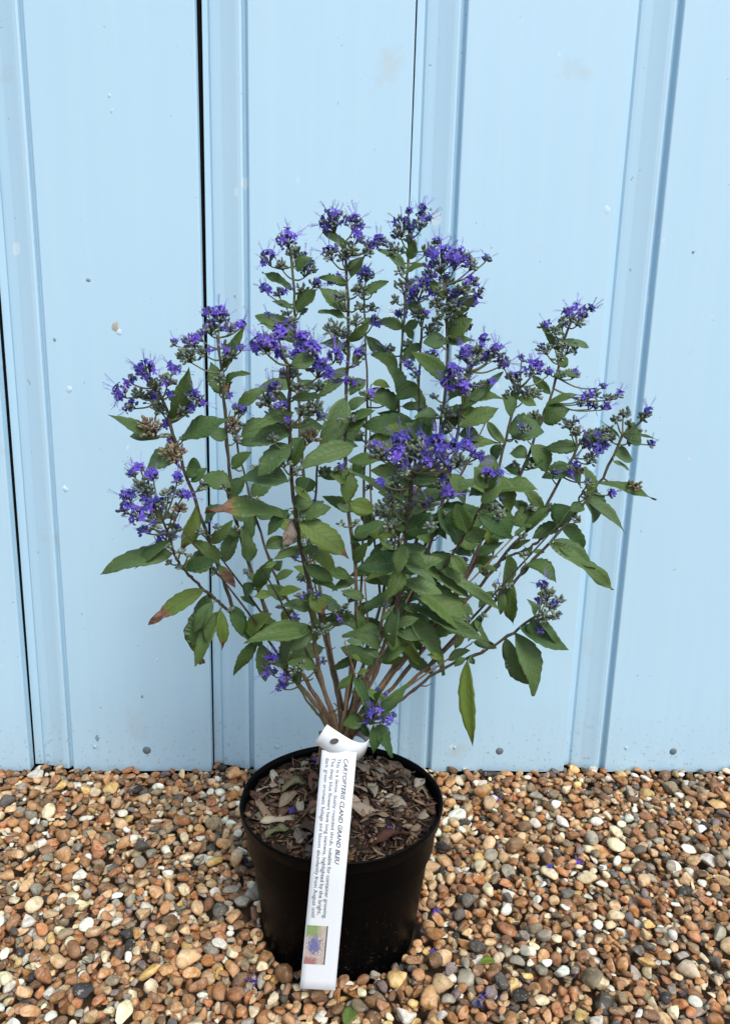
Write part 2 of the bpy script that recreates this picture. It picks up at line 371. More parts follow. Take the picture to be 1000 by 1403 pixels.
# pebble base shapes from a subdivided cube
def cube_sphere(k):
    idx = {}; vs = []; fs = []
    def vid(p):
        key = tuple(np.round(p, 5))
        if key not in idx: idx[key] = len(vs); vs.append(nrm(np.tan(np.array(p) * .72)))
        return idx[key]
    ls = np.linspace(-1, 1, k + 1)
    for ax in range(3):
        for s in (-1, 1):
            for i in range(k):
                for j in range(k):
                    q = []
                    for a, b in ((i, j), (i + 1, j), (i + 1, j + 1), (i, j + 1)):
                        p = [0, 0, 0]; p[ax] = s; p[(ax + 1) % 3] = ls[a]; p[(ax + 2) % 3] = ls[b]; q.append(vid(p))
                    fs.append(q if s > 0 else q[::-1])
    return np.array(vs), np.array(fs)
SPH = {4: cube_sphere(4), 3: cube_sphere(3), 2: cube_sphere(2)}
NSH = 22; shapes = []
for s in range(NSH):
    pl = [(nrm(rng.normal(size=3)), rng.uniform(.42, .80)) for _ in range(rng.integers(4, 9))]
    w = rng.normal(size=(3, 3)) * 1.6; phs = rng.uniform(0, 6, 3)
    dd = {}
    for k, (v, f) in SPH.items():
        p = v * (1 + .09 * np.sin(v @ w.T + phs).sum(1) / 1.7)[:, None]
        for nn, c in pl:
            d = p @ nn - c; p = p - np.where(d > 0, d * .97, 0)[:, None] * nn
        dd[k] = p / np.abs(p).max(0)
    shapes.append(dd)
pebs = []
NP = 28000
for it in range(NP):
    L = float(np.clip(rng.lognormal(math.log(.0056), .33), .0028, .0140))     # long half axis
    ax = np.array([L, L * rng.uniform(.55, .92), L * rng.uniform(.36, .72)])
    yaw = rng.uniform(0, 2 * math.pi); tl = rng.normal(0, .38); td = rng.uniform(0, 2 * math.pi)
    R = np.array(Matrix.Rotation(tl, 3, Vector((math.cos(td), math.sin(td), 0))) @ Matrix.Rotation(yaw, 3, 'Z'))
    A = R @ np.diag(1 / ax ** 2) @ R.T
    n = int(L / CS) + 1
    oy, ox = np.mgrid[-n:n + 1, -n:n + 1] * CS
    B = (A[0, 2] * ox + A[1, 2] * oy) / A[2, 2]
    disc = B * B - (A[0, 0] * ox ** 2 + 2 * A[0, 1] * ox * oy + A[1, 1] * oy ** 2 - 1) / A[2, 2]
    ok = disc > 0; sq = np.sqrt(np.where(ok, disc, 0)); lo = -B - sq; hi = -B + sq
    best = None
    for _ in range(7 if it < NP * .78 else 16):
        i = rng.integers(n, H.shape[0] - n); j = rng.integers(n, H.shape[1] - n)
        h = H[i - n:i + n + 1, j - n:j + n + 1]
        z = np.max((h - lo)[ok])
        if best is None or z < best[0]: best = (z, i, j)
    z, i, j = best
    if z > 1: continue
    z -= .30 * ax[2]
    h = H[i - n:i + n + 1, j - n:j + n + 1]; top = np.where(ok, z + hi, -9)
    up = top > h
    h[up] = top[up]; ID[i - n:i + n + 1, j - n:j + n + 1][up] = len(pebs)
    pebs.append((gx[j], gy[i], z, R, ax, int(rng.integers(NSH)), it))
HV = H[~BLOCK]; ZSH = -float(np.mean(HV)) - .001
view = (GY > -.17) & (np.abs(GX - .03) < .6)
cnt = np.bincount(ID[(ID >= 0) & view], minlength=len(pebs)).astype(float)
seen = np.bincount(ID[ID >= 0], minlength=len(pebs))
cp = np.array([(p[0], p[1], p[2] + ZSH) for p in pebs])
zc = -((cp - CAM) @ CM)[:, 2]
pxy = np.array([proj(p) for p in cp]); inside = (pxy[:, 0] > 5) & (pxy[:, 0] < 995) & (pxy[:, 1] < 1398)
score = cnt / zc ** 2 * inside
order = np.argsort(-score); big = set(order[:300].tolist())
ground = tag(link('gravel_ground', None), 'mixed brown, cream and grey flint gravel covering the ground', 'gravel', kind='structure')
pm = [None] * NSH
def pcol(k):
    r = np.random.default_rng(k + 1000); c = np.array(lin(*PAL[r.choice(len(PAL), p=pw)][0]))
    v = r.uniform(.72, 1.22); c = c * v * (1 + r.normal(0, .022, 3)); return np.clip(c * 1.0 * np.array([1.05, 1.0, .84]), .01, .85)
V4, F4 = [], []; C4 = []; nv = 0; N4 = []
for q, (x, y, z, R, ax, sh, it) in enumerate(pebs):
    if q in big:
        if pm[sh] is None:
            mm = MB(); mm.add(shapes[sh][4], [tuple(int(a) for a in f) for f in SPH[4][1]]); pm[sh] = mm.mesh('pebble', [M_PEBO])
        o = link('pebble', pm[sh], ground)
        o.matrix_local = Matrix.Translation((x, y, z + ZSH)) @ Matrix(R.tolist()).to_4x4() @ Matrix.Diagonal((*ax.tolist(), 1))
        o.color = (*pcol(it).tolist(), 1)
        continue
    if seen[q] == 0: continue
    k = (4 if pxy[q, 1] > 1190 else 3) if (cnt[q] > 0 and -120 < pxy[q, 0] < 1120) else 2
    v = (shapes[sh][k] * ax) @ R.T + (x, y, z + ZSH)
    V4.append(v); F4.append(SPH[k][1] + nv); nv += len(v); C4.append(np.tile(np.r_[pcol(it), 1], (len(v), 1)))
V4 = np.concatenate(V4); F4 = np.concatenate(F4); C4 = np.concatenate(C4)
me = bpy.data.meshes.new('gravel'); me.vertices.add(len(V4)); me.vertices.foreach_set('co', V4.ravel())
me.loops.add(F4.size); me.loops.foreach_set('vertex_index', F4.ravel().astype(np.int32))
me.polygons.add(len(F4)); me.polygons.foreach_set('loop_start', np.arange(len(F4), dtype=np.int32) * 4)
me.polygons.foreach_set('loop_total', np.full(len(F4), 4, dtype=np.int32)); me.polygons.foreach_set('use_smooth', np.ones(len(F4), bool))
me.update(calc_edges=True); ca = me.color_attributes.new('tint', 'FLOAT_COLOR', 'POINT'); ca.data.foreach_set('color', C4.ravel())
me.materials.append(M_PEB); go = link('loose_gravel', me, ground); go['kind'] = 'stuff'
m = MB(); m.add([(-6, -6, -.032), (6, -6, -.032), (6, .33, -.032), (-6, .33, -.032)], [(0, 1, 2, 3)]); link('earth', m.mesh('earth', [M_EARTH], False), ground)
def gz(x, y):
    j = int((x - XA) / CS); i = int((y - YA) / CS); return H[i, j] + ZSH

# ------------------------------------------------------------------ pot
ZR = .148
pot = tag(link('plant_pot', None), 'round black plastic nursery pot standing on the gravel', 'pot')
def lathe(prof, ns=96, mod=None):
    vs = []; a = np.arange(ns) * 2 * math.pi / ns
    for r, z in prof:
        rr = np.full(ns, r)
        if mod is not None: rr = rr * mod(a, z)
        vs.append(np.stack([rr * np.cos(a), rr * np.sin(a), np.full(ns, z)], 1))
    fs = [(k * ns + j, k * ns + (j + 1) % ns, (k + 1) * ns + (j + 1) % ns, (k + 1) * ns + j) for k in range(len(prof) - 1) for j in range(ns)]
    return np.concatenate(vs), fs
def potmod(a, z):
    t = np.clip((z + .02) / .168, 0, 1)
    return 1 + t * (.006 * np.sin(2 * a + .6) + .003 * np.sin(5 * a) - .016 * np.exp(-((a - math.pi * .98) / .16) ** 2))
rb = .0835; rt = .1035
rw = lambda z: rb + (rt - rb) * (z + .02) / .16
prof = [(.0, -.0205), (rb - .004, -.0205), (rb, -.018)] + [(rw(z), z) for z in np.linspace(-.01, .131, 12)]
v, f = lathe(prof, 96, potmod); m = MB(); m.add(v, f)
link('pot_wall', m.mesh('pot_wall', [M_POT]), pot)
prof = [(rw(.131) - .0005, .1305), (rw(.131) + .0028, .132), (.1088, .1355), (.1096, ZR - .003), (.1104, ZR - .0006), (.1094, ZR + .0006), (.1076, ZR - .0006), (.1062, ZR - .006), (.1040, .120), (.1020, .100)]
v, f = lathe(prof, 96, potmod); m = MB(); m.add(v, f); link('rim', m.mesh('rim', [M_POT]), pot)

# compost with a mound towards the stems
def soilz(x, y):
    r = math.hypot(x, y); return .1335 + .008 * (1 - (r / .10) ** 2) + .0025 * math.sin(x * 90 + 1) * math.sin(y * 80) + .006 * (y > 0) * (y / .1) * (r / .1)
m = MB(); nr, ns = 22, 64; vs = []
for k in range(nr + 1):
    r = .1045 * k / nr
    for j in range(ns):
        a = j * 2 * math.pi / ns; x, y = r * math.cos(a), r * math.sin(a)
        vs.append((x, y, soilz(x, y) + random.uniform(-.0018, .0018)))
fs = [(k * ns + j, (k + 1) * ns + j, (k + 1) * ns + (j + 1) % ns, k * ns + (j + 1) % ns) for k in range(nr) for j in range(ns)]
m.add(vs, fs); soil = link('compost', m.mesh('compost', [M_SOIL]))
tag(soil, 'dark compost littered with brown plant debris inside the black pot', 'compost', kind='stuff')
# shredded litter joined: slivers and crumbs
LC = [lin(*c) for c in ((96, 74, 56), (128, 100, 76), (78, 56, 42), (152, 128, 100), (62, 44, 36), (112, 82, 62), (136, 114, 90), (48, 38, 32))]
m = MB()
for k in range(1500):
    r = .1 * math.sqrt(random.random()); a = random.uniform(0, 6.283); x, y = r * math.cos(a), r * math.sin(a)
    z = soilz(x, y) + random.uniform(.0, .005); L = .004 + .016 * random.random() ** 2; w = .0008 + .0040 * random.random() ** 2
    yaw = random.uniform(0, 6.283); pit = random.uniform(-.4, .4)
    R = np.array(Matrix.Rotation(yaw, 3, 'Z') @ Matrix.Rotation(pit, 3, 'Y') @ Matrix.Rotation(random.uniform(-.9, .9), 3, 'X'))
    t = np.linspace(-1, 1, 4); b = random.uniform(-.25, .35); vs = []
    for u in t:
        ww = w * (1 - .7 * u * u); zz = b * L * .4 * u * u
        vs += [(L * .5 * u, -ww, zz), (L * .5 * u, 0, zz + ww * .6), (L * .5 * u, ww, zz), (L * .5 * u, 0, zz - ww * .2)]
    vs = np.array(vs) @ R.T + (x, y, z)
    fs = [(i * 4 + j, i * 4 + (j + 1) % 4, (i + 1) * 4 + (j + 1) % 4, (i + 1) * 4 + j) for i in range(3) for j in range(4)] + [(3, 2, 1, 0), (12, 13, 14, 15)]
    m.add(vs, fs, 0, np.array(random.choice(LC)) * random.uniform(.35, .95))
lo = link('plant_debris', m.mesh('plant_debris', [M_LITTER]), soil); lo['kind'] = 'stuff'

# ------------------------------------------------------------------ leaves
def leaf_grid(L, W, arch=.08, fold=.25, teeth=5, brown=0., wav=.02, curl=0., seed=0, pw_=(.62, .72), N=20):
    """local leaf: x along, y across, z up; returns verts(top), uv, brown weights"""
    r = random.Random(seed); pa, pb = pw_
    tm = pa / (pa + pb); wmax = tm ** pa * (1 - tm) ** pb
    vs = []; uv = []; bw = []; nz = [r.uniform(0, 6) for _ in range(4)]; side = r.choice((-1, 1))
    for i in range(N + 1):
        t = i / N; w = (max(t, 0) ** pa * max(1 - t, 0) ** pb) / wmax * .5 * W
        w = max(w, .012 * W)
        bt = brown and max(0., min(1., (t - (1 - brown * .9)) / .18))
        for v in (-1, -.55, 0, .55, 1):
            s = 1.
            if teeth and abs(v) == 1 and .22 < t < .96: s = 1 + .17 * (((t * (teeth + 1.2)) % 1.) - .65)
            ww = w * s * (1 - .22 * bt)
            y = ww * v; z = fold * abs(y) + arch * L * math.sin(math.pi * min(1, t * 1.02)) - curl * L * t * t
            z += wav * L * math.sin(nz[0] + t * 9) * v * abs(v) * .6
            z += bt * (.30 * abs(y) + .025 * L * math.sin(nz[1] + t * 22 + v * 2))
            yy = y + .05 * L * math.sin(nz[2] + t * 2.6) * t
            xx = L * t - (curl * .35 * L * t ** 3)
            vs.append((xx, yy, z)); uv.append((t, v * .5 + .5))
            e = max(0, abs(v) - .5) * .35 * (v * side > 0) * (1 if brown > .12 else 0)
            bw.append(max(0., min(1., (t - (1 - brown)) / .32 + e * (t > 1 - brown * 1.7))) if brown else 0.)
    return np.array(vs), np.array(uv), np.array(bw)
def leaf_mesh(m, M4, vs, uv, bw, tone, yel, th=.00035, N=20, mats=(0, 1)):
    top = vs.copy(); bot = vs.copy(); inner = np.tile([0, 1, 1, 1, 0], N + 1).astype(bool)
    bot[:, 2] -= np.where(inner, th, th * .25)
    R = M4[:3, :3]; T = M4[:3, 3]
    V = np.concatenate([top, bot]) @ R.T + T; n = len(top)
    fs = []; mt = []
    for i in range(N):
        for j in range(4):
            a, b, c, d = i * 5 + j, (i + 1) * 5 + j, (i + 1) * 5 + j + 1, i * 5 + j + 1
            fs.append((a, b, c, d)); mt.append(mats[0]); fs.append((n + d, n + c, n + b, n + a)); mt.append(mats[1])
        for j, fl in ((0, 0), (4, 1)):
            a, b = i * 5 + j, (i + 1) * 5 + j
            fs.append((a, n + a, n + b, b) if not fl else (b, n + b, n + a, a)); mt.append(mats[1])
    c = np.stack([bw, np.full(n, tone), np.full(n, yel)], 1)
    m.add(V, fs, mt, np.concatenate([c, c]), np.concatenate([uv, uv]))

# ------------------------------------------------------------------ shrub : stems traced with their own depth
# name: (depth Y at the top, base radius, top radius, start fraction parent or None, pixel path)
STEMS = {
 'A': (-.150, .0038, .0017, "462,1000 443,945 430,870 421,790 408,730 400,660 397,600 396,530 396,500"),
 'B': (-.050, .0036, .0016, "455,1005 416,945 366,893 326,850 305,790 281,725 262,670 240,605 228,560 215,530"),
 'B2': (-.085, .0022, .0013, "@B:326,850 296,822 268,797 243,768 232,735 222,712"),
 'C': (.035, .0034, .0016, "457,1000 430,950 386,880 352,805 331,740 318,690 312,620 308,560 302,500 298,462"),
 'D': (.065, .0026, .0013, "458,995 432,915 405,845 380,795 362,745 345,690 335,650 325,612 322,580"),
 'E': (.060, .0026, .0012, "466,985 448,890 432,825 421,765 430,695 436,640 441,590"),
 'F': (.085, .0030, .0015, "470,985 456,905 438,810 422,710 413,610 408,520 405,450 402,390 398,348"),
 'G': (.040, .0034, .0016, "470,990 484,900 488,830 485,760 476,690 472,620 475,540 477,460 476,400 472,330"),
 'H': (.110, .0024, .0012, "474,985 491,860 497,740 499,650 503,540 500,450 497,395"),
 'I': (.110, .0028, .0014, "476,985 503,890 528,800 540,700 545,600 548,520 553,440 558,380 561,325"),
 'J': (.020, .0034, .0016, "478,990 520,880 556,790 582,700 602,600 613,500 613,440 611,390"),
 'K': (.070, .0028, .0013, "478,990 515,895 546,800 561,700 572,600 574,520 577,450 574,415"),
 'L': (-.030, .0034, .0016, "480,995 525,900 562,820 592,740 611,670 626,600 635,550 642,510"),
 'M': (.060, .0040, .0016, "482,1000 530,930 588,870 622,815 645,775 664,725 679,660 691,605 703,560 712,530"),
 'N': (.080, .0036, .0017, "484,1002 542,938 602,862 660,800 700,750 740,706 768,657 795,608 803,590"),
 'N2': (.050, .0020, .0012, "@N:690,762 728,748 762,722 788,692 804,664"),
 'V': (-.020, .0032, .0015, "484,1006 545,950 598,903 660,842 700,800 740,757 790,702 825,655 842,620 853,595"),
 'W': (-.070, .0026, .0014, "482,1010 542,965 600,921 660,893 692,875 722,853 736,842"),
 'O': (.120, .0036, .0016, "482,1000 532,925 602,845 652,768 690,700 715,645 737,588 753,545 766,500 776,455 785,435"),
 'P': (-.170, .0036, .0018, "476,1002 505,930 534,868 550,800 556,730 562,680 567,645"),
 'Q': (-.060, .0024, .0012, "@L:575,795 602,785 625,752 645,722 660,690 668,665"),
 'X': (-.040, .0028, .0014, "450,1005 424,965 402,930 388,908"),
 'Z': (-.050, .0024, .0013, "474,1012 492,1000 506,990"),
}
# leaves: base x,y  tip x,y  width  [brown  kind]   kinds: g mid, d dark, p pale, y yellowish
LEAVES = {
'A': """398,610 350,648 36 0 g; 395,660 325,652 38 0 d; 408,672 424,655 22 0 g; 400,688 428,690 30 0 g; 398,705 284,695 30 .46 g; 398,712 386,766 22 1 w;
 410,712 474,768 42 .28 y; 418,775 458,798 24 0 g; 426,812 446,842 30 .38 y; 395,698 364,732 20 0 d; 398,745 360,748 16 0 g; 428,862 400,892 26 0 p; 422,856 392,876 22 0 g; 424,865 334,878 32 0 g;
 398,560 366,528 12 0 p; 398,545 446,542 14 0 p; 400,500 432,492 26 0 p; 398,640 420,600 16 0 g; 400,590 344,600 30 0 g; 402,565 338,588 20 0 g; 416,760 436,746 14 0 g;432,880 418,812 16 0 d""",
'B': """214,598 148,573 20 0 g; 218,600 176,592 20 0 d; 236,580 262,506 32 0 g; 246,602 312,568 30 0 g; 248,625 196,640 32 0 p; 256,640 277,645 34 0 g; 270,690 246,762 24 .45 y; 262,660 282,640 16 0 g;
 296,770 246,778 36 .18 g; 300,775 320,806 20 .9 y; 300,770 262,740 24 0 g; 320,830 330,872 26 0 d; 352,876 320,928 20 .06 d; 356,884 366,932 24 0 g; 340,868 372,842 26 0 y; 335,862 385,870 28 0 d;290,745 318,712 20 0 g;
 278,715 302,690 18 0 g; 360,885 330,862 16 0 g""",
'B2': """236,758 132,786 32 .10 g; 232,742 186,778 18 0 g; 280,808 196,852 28 .55 y; 284,815 258,914 34 .30 g; 292,826 262,868 24 0 g; 300,838 262,912 26 .08 d; 302,836 303,894 20 .42 y; 255,780 296,768 22 0 g""",
'C': """306,540 288,496 30 0 g; 310,545 318,522 12 .8 y; 306,505 334,447 18 0 d; 308,525 338,505 11 0 g; 316,668 276,652 32 0 g; 312,655 264,668 18 0 d; 316,690 338,650 24 0 g; 328,735 300,720 14 0 d; 326,725 305,768 26 0 p;
 342,770 330,722 24 0 g; 352,805 372,765 24 0 g; 356,810 344,784 16 0 y; 364,835 346,880 16 0 g; 318,700 340,715 20 0 g; 310,600 284,590 22 0 g; 318,640 345,620 20 0 d; 352,800 334,822 18 0 g;380,870 352,852 20 0 g""",
'D': """328,598 384,575 30 0 g; 328,608 390,598 22 0 g; 344,680 372,655 26 0 g; 364,748 396,740 20 0 g; 345,690 330,762 22 0 g; 378,795 402,782 14 0 g; 392,820 366,800 24 0 g; 322,570 366,524 18 0 g; 350,705 380,705 26 0 d; 375,780 386,768 18 0 d; 400,835 384,850 16 0 y""",
'E': """440,600 490,612 28 0 g; 432,660 410,672 22 0 g; 436,645 462,655 18 0 d; 425,735 450,720 22 0 g; 430,815 412,830 16 0 d; 425,790 405,790 16 0 g""",
'F': """400,395 358,366 15 0 g; 408,372 428,352 18 0 g; 408,428 434,394 24 0 g; 402,442 348,436 14 0 g; 402,470 350,434 32 0 g; 404,425 372,408 10 0 g; 410,540 430,520 22 0 p; 415,620 400,600 24 0 d; 412,590 445,580 30 0 d;424,715 400,700 22 0 d""",
'G': """474,342 442,318 15 0 g; 480,380 497,348 20 0 p; 474,388 438,375 13 0 g; 474,425 438,393 26 0 g; 474,436 436,428 11 0 g; 478,468 508,440 18 0 g; 474,478 438,468 16 0 g; 478,505 452,520 16 0 g; 472,545 440,620 40 0 p;
 484,612 410,642 34 0 g; 470,640 476,690 28 0 g; 476,560 500,545 18 0 g; 480,690 515,702 30 0 y; 480,745 512,735 16 0 d; 484,770 505,745 20 0 d; 478,700 462,690 16 0 g; 488,835 500,890 20 0 p; 490,860 478,846 14 0 g; 474,655 452,650 28 0 g; 472,590 505,565 26 0 g""",
'H': """498,405 532,386 16 0 g; 502,460 545,508 20 0 g; 502,470 480,500 14 0 g; 500,520 478,540 20 0 g; 498,700 512,722 22 0 d; 498,640 482,650 24 0 d; 498,440 520,445 12 0 g; 497,760 486,740 14 0 g""",
'I': """556,368 517,346 14 0 g; 560,372 582,364 10 0 g; 560,355 568,330 18 0 g; 552,450 517,440 20 0 d; 552,445 566,466 12 0 g; 546,520 590,560 22 0 g; 548,540 530,500 24 0 g; 545,560 498,530 30 0 g; 545,590 520,560 26 0 d; 542,660 510,640 30 0 d;
 540,690 525,660 24 0 g; 550,480 572,495 18 0 d; 543,640 565,650 30 0 d""",
'J': """612,430 657,403 26 0 g; 612,408 590,383 18 0 g; 613,460 645,436 34 0 g; 612,465 580,470 26 0 g; 610,520 565,480 28 0 g; 608,470 650,460 20 0 d; 604,595 640,560 24 0 d; 600,610 555,580 30 0 g; 595,640 560,650 30 0 d; 588,680 620,660 36 0 d;
 580,710 540,690 30 0 d; 576,725 620,720 38 0 d; 610,420 630,400 14 0 g; 566,760 592,770 24 0 g""",
'K': """574,440 552,455 16 0 g; 576,430 556,412 20 0 p; 575,470 545,500 16 0 g; 573,530 540,545 26 0 g; 572,570 600,590 22 0 g; 570,600 505,605 46 .12 y; 572,585 495,585 40 0 d; 568,620 600,572 36 0 d; 560,680 520,670 26 0 g; 556,720 530,700 22 0 d; 552,750 500,770 34 0 d""",
'L': """632,560 690,507 18 0 g; 630,585 682,558 28 0 g; 634,545 690,545 20 0 g; 624,610 684,606 18 0 g; 628,595 660,600 22 0 d; 640,525 612,545 26 0 d; 618,640 586,650 24 0 g; 606,680 660,658 20 0 p; 600,700 640,745 40 0 d; 596,730 650,690 40 0 d;
 590,740 556,725 28 0 d; 584,765 640,770 24 0 g; 576,775 640,818 30 0 g; 565,800 642,870 46 .10 g; 570,800 600,790 24 0 d; 560,830 672,888 22 0 g; 556,835 580,896 28 0 g; 562,845 619,926 30 .12 g; 545,860 575,922 26 .1 y; 590,770 692,846 18 .06 p; 540,870 538,892 24 0 g; 615,650 642,690 26 0 g""",
'M': """695,590 746,588 44 0 d; 700,572 688,540 20 0 g; 684,640 655,640 36 0 g; 684,650 700,705 30 0 g; 672,690 705,735 32 0 d; 670,700 680,765 30 .3 y; 664,715 620,700 36 0 d; 655,745 620,740 30 0 d; 640,780 605,770 26 0 g; 690,610 672,632 20 0 d; 708,545 735,555 16 0 g; 712,535 700,550 14 0 g; 650,760 690,742 18 0 d; 678,660 640,680 34 0 d""",
'N': """792,612 744,612 24 0 g; 782,640 742,655 28 0 g; 772,650 798,668 26 0 g; 740,706 698,716 38 .12 d; 745,700 712,664 20 0 g; 700,752 726,736 12 0 g; 695,760 678,832 28 0 d; 668,790 655,772 12 0 g; 720,728 755,695 20 0 g; 800,600 838,608 26 0 g""",
'N2': """765,720 728,735 24 0 g; 768,718 800,756 26 0 g; 785,695 762,722 40 0 g; 795,680 862,728 17 0 p; 800,672 820,715 32 0 g; 730,748 712,765 10 0 g""",
'V': """842,622 868,628 24 0 g; 850,602 826,574 4 0 d; 860,594 902,602 4 0 d; 840,632 860,645 6 0 g; 820,662 898,681 15 0 g; 800,692 782,700 20 0 g; 752,745 836,812 24 .10 g; 758,740 816,776 28 0 g; 722,775 766,794 26 0 g; 700,800 702,862 24 0 g; 712,790 730,768 10 0 g; 690,812 684,842 14 0 g; 660,842 640,880 14 0 g; 650,850 668,886 10 0 g; 855,598 878,604 34 0 g; 808,680 800,640 20 0 g;640,862 622,890 14 0 g""",
'W': """692,876 730,956 34 .07 g; 706,866 742,956 36 .05 g; 712,860 776,890 30 .05 d; 730,848 740,880 32 0 g; 640,905 641,1023 27 .08 y; 638,902 622,914 12 0 g; 645,898 648,912 10 0 g; 735,845 770,885 14 0 g; 733,846 722,822 10 0 g""",
'O': """768,470 813,472 14 0 p; 766,482 738,443 12 0 g; 764,500 778,490 22 0 g; 758,515 790,517 10 0 g; 754,540 730,512 16 0 g; 748,555 794,541 12 0 g; 742,575 780,560 34 0 d; 735,590 712,574 36 0 g; 728,610 754,648 32 0 g; 722,625 698,618 22 0 g; 718,640 744,632 20 0 d; 712,650 690,640 20 0 d; 700,675 672,660 28 0 g; 690,695 658,700 28 0 d; 775,460 745,446 8 0 g""",
'P': """566,660 600,655 24 0 p; 562,690 472,643 13 0 p; 560,690 622,668 18 0 p; 556,730 600,720 34 0 d; 558,720 528,712 26 0 g; 554,745 546,792 26 0 g; 552,770 488,775 38 0 d; 552,780 528,822 28 0 g; 552,785 604,760 30 0 g; 545,835 534,892 24 0 g; 540,850 556,828 18 0 d; 548,805 520,790 20 0 g;
 556,775 600,800 14 0 p; 520,900 498,888 14 0 g; 564,665 545,650 18 0 p; 572,655 575,640 16 1 w; 556,740 590,700 30 0 d""",
'Q': """660,690 690,660 20 0 g; 655,705 700,740 28 0 d; 640,728 625,690 34 0 d; 636,738 668,728 26 0 g; 618,762 640,790 24 0 g; 610,778 590,760 24 0 d; 665,672 680,640 16 0 g; 668,668 650,640 30 0 g; 606,782 634,800 16 0 g""",
'X': """410,940 398,905 14 0 g; 395,915 365,895 18 0 g; 392,910 402,872 20 0 g""",
'Z': """497,988 468,992 26 0 g; 512,994 513,1036 22 0 d; 516,994 538,1036 22 0 d; 506,985 558,935 24 0 g; 510,985 552,962 18 0 d; 498,990 520,944 18 0 g; 496,992 506,1010 12 0 g; 504,985 492,930 18 0 g""",
}
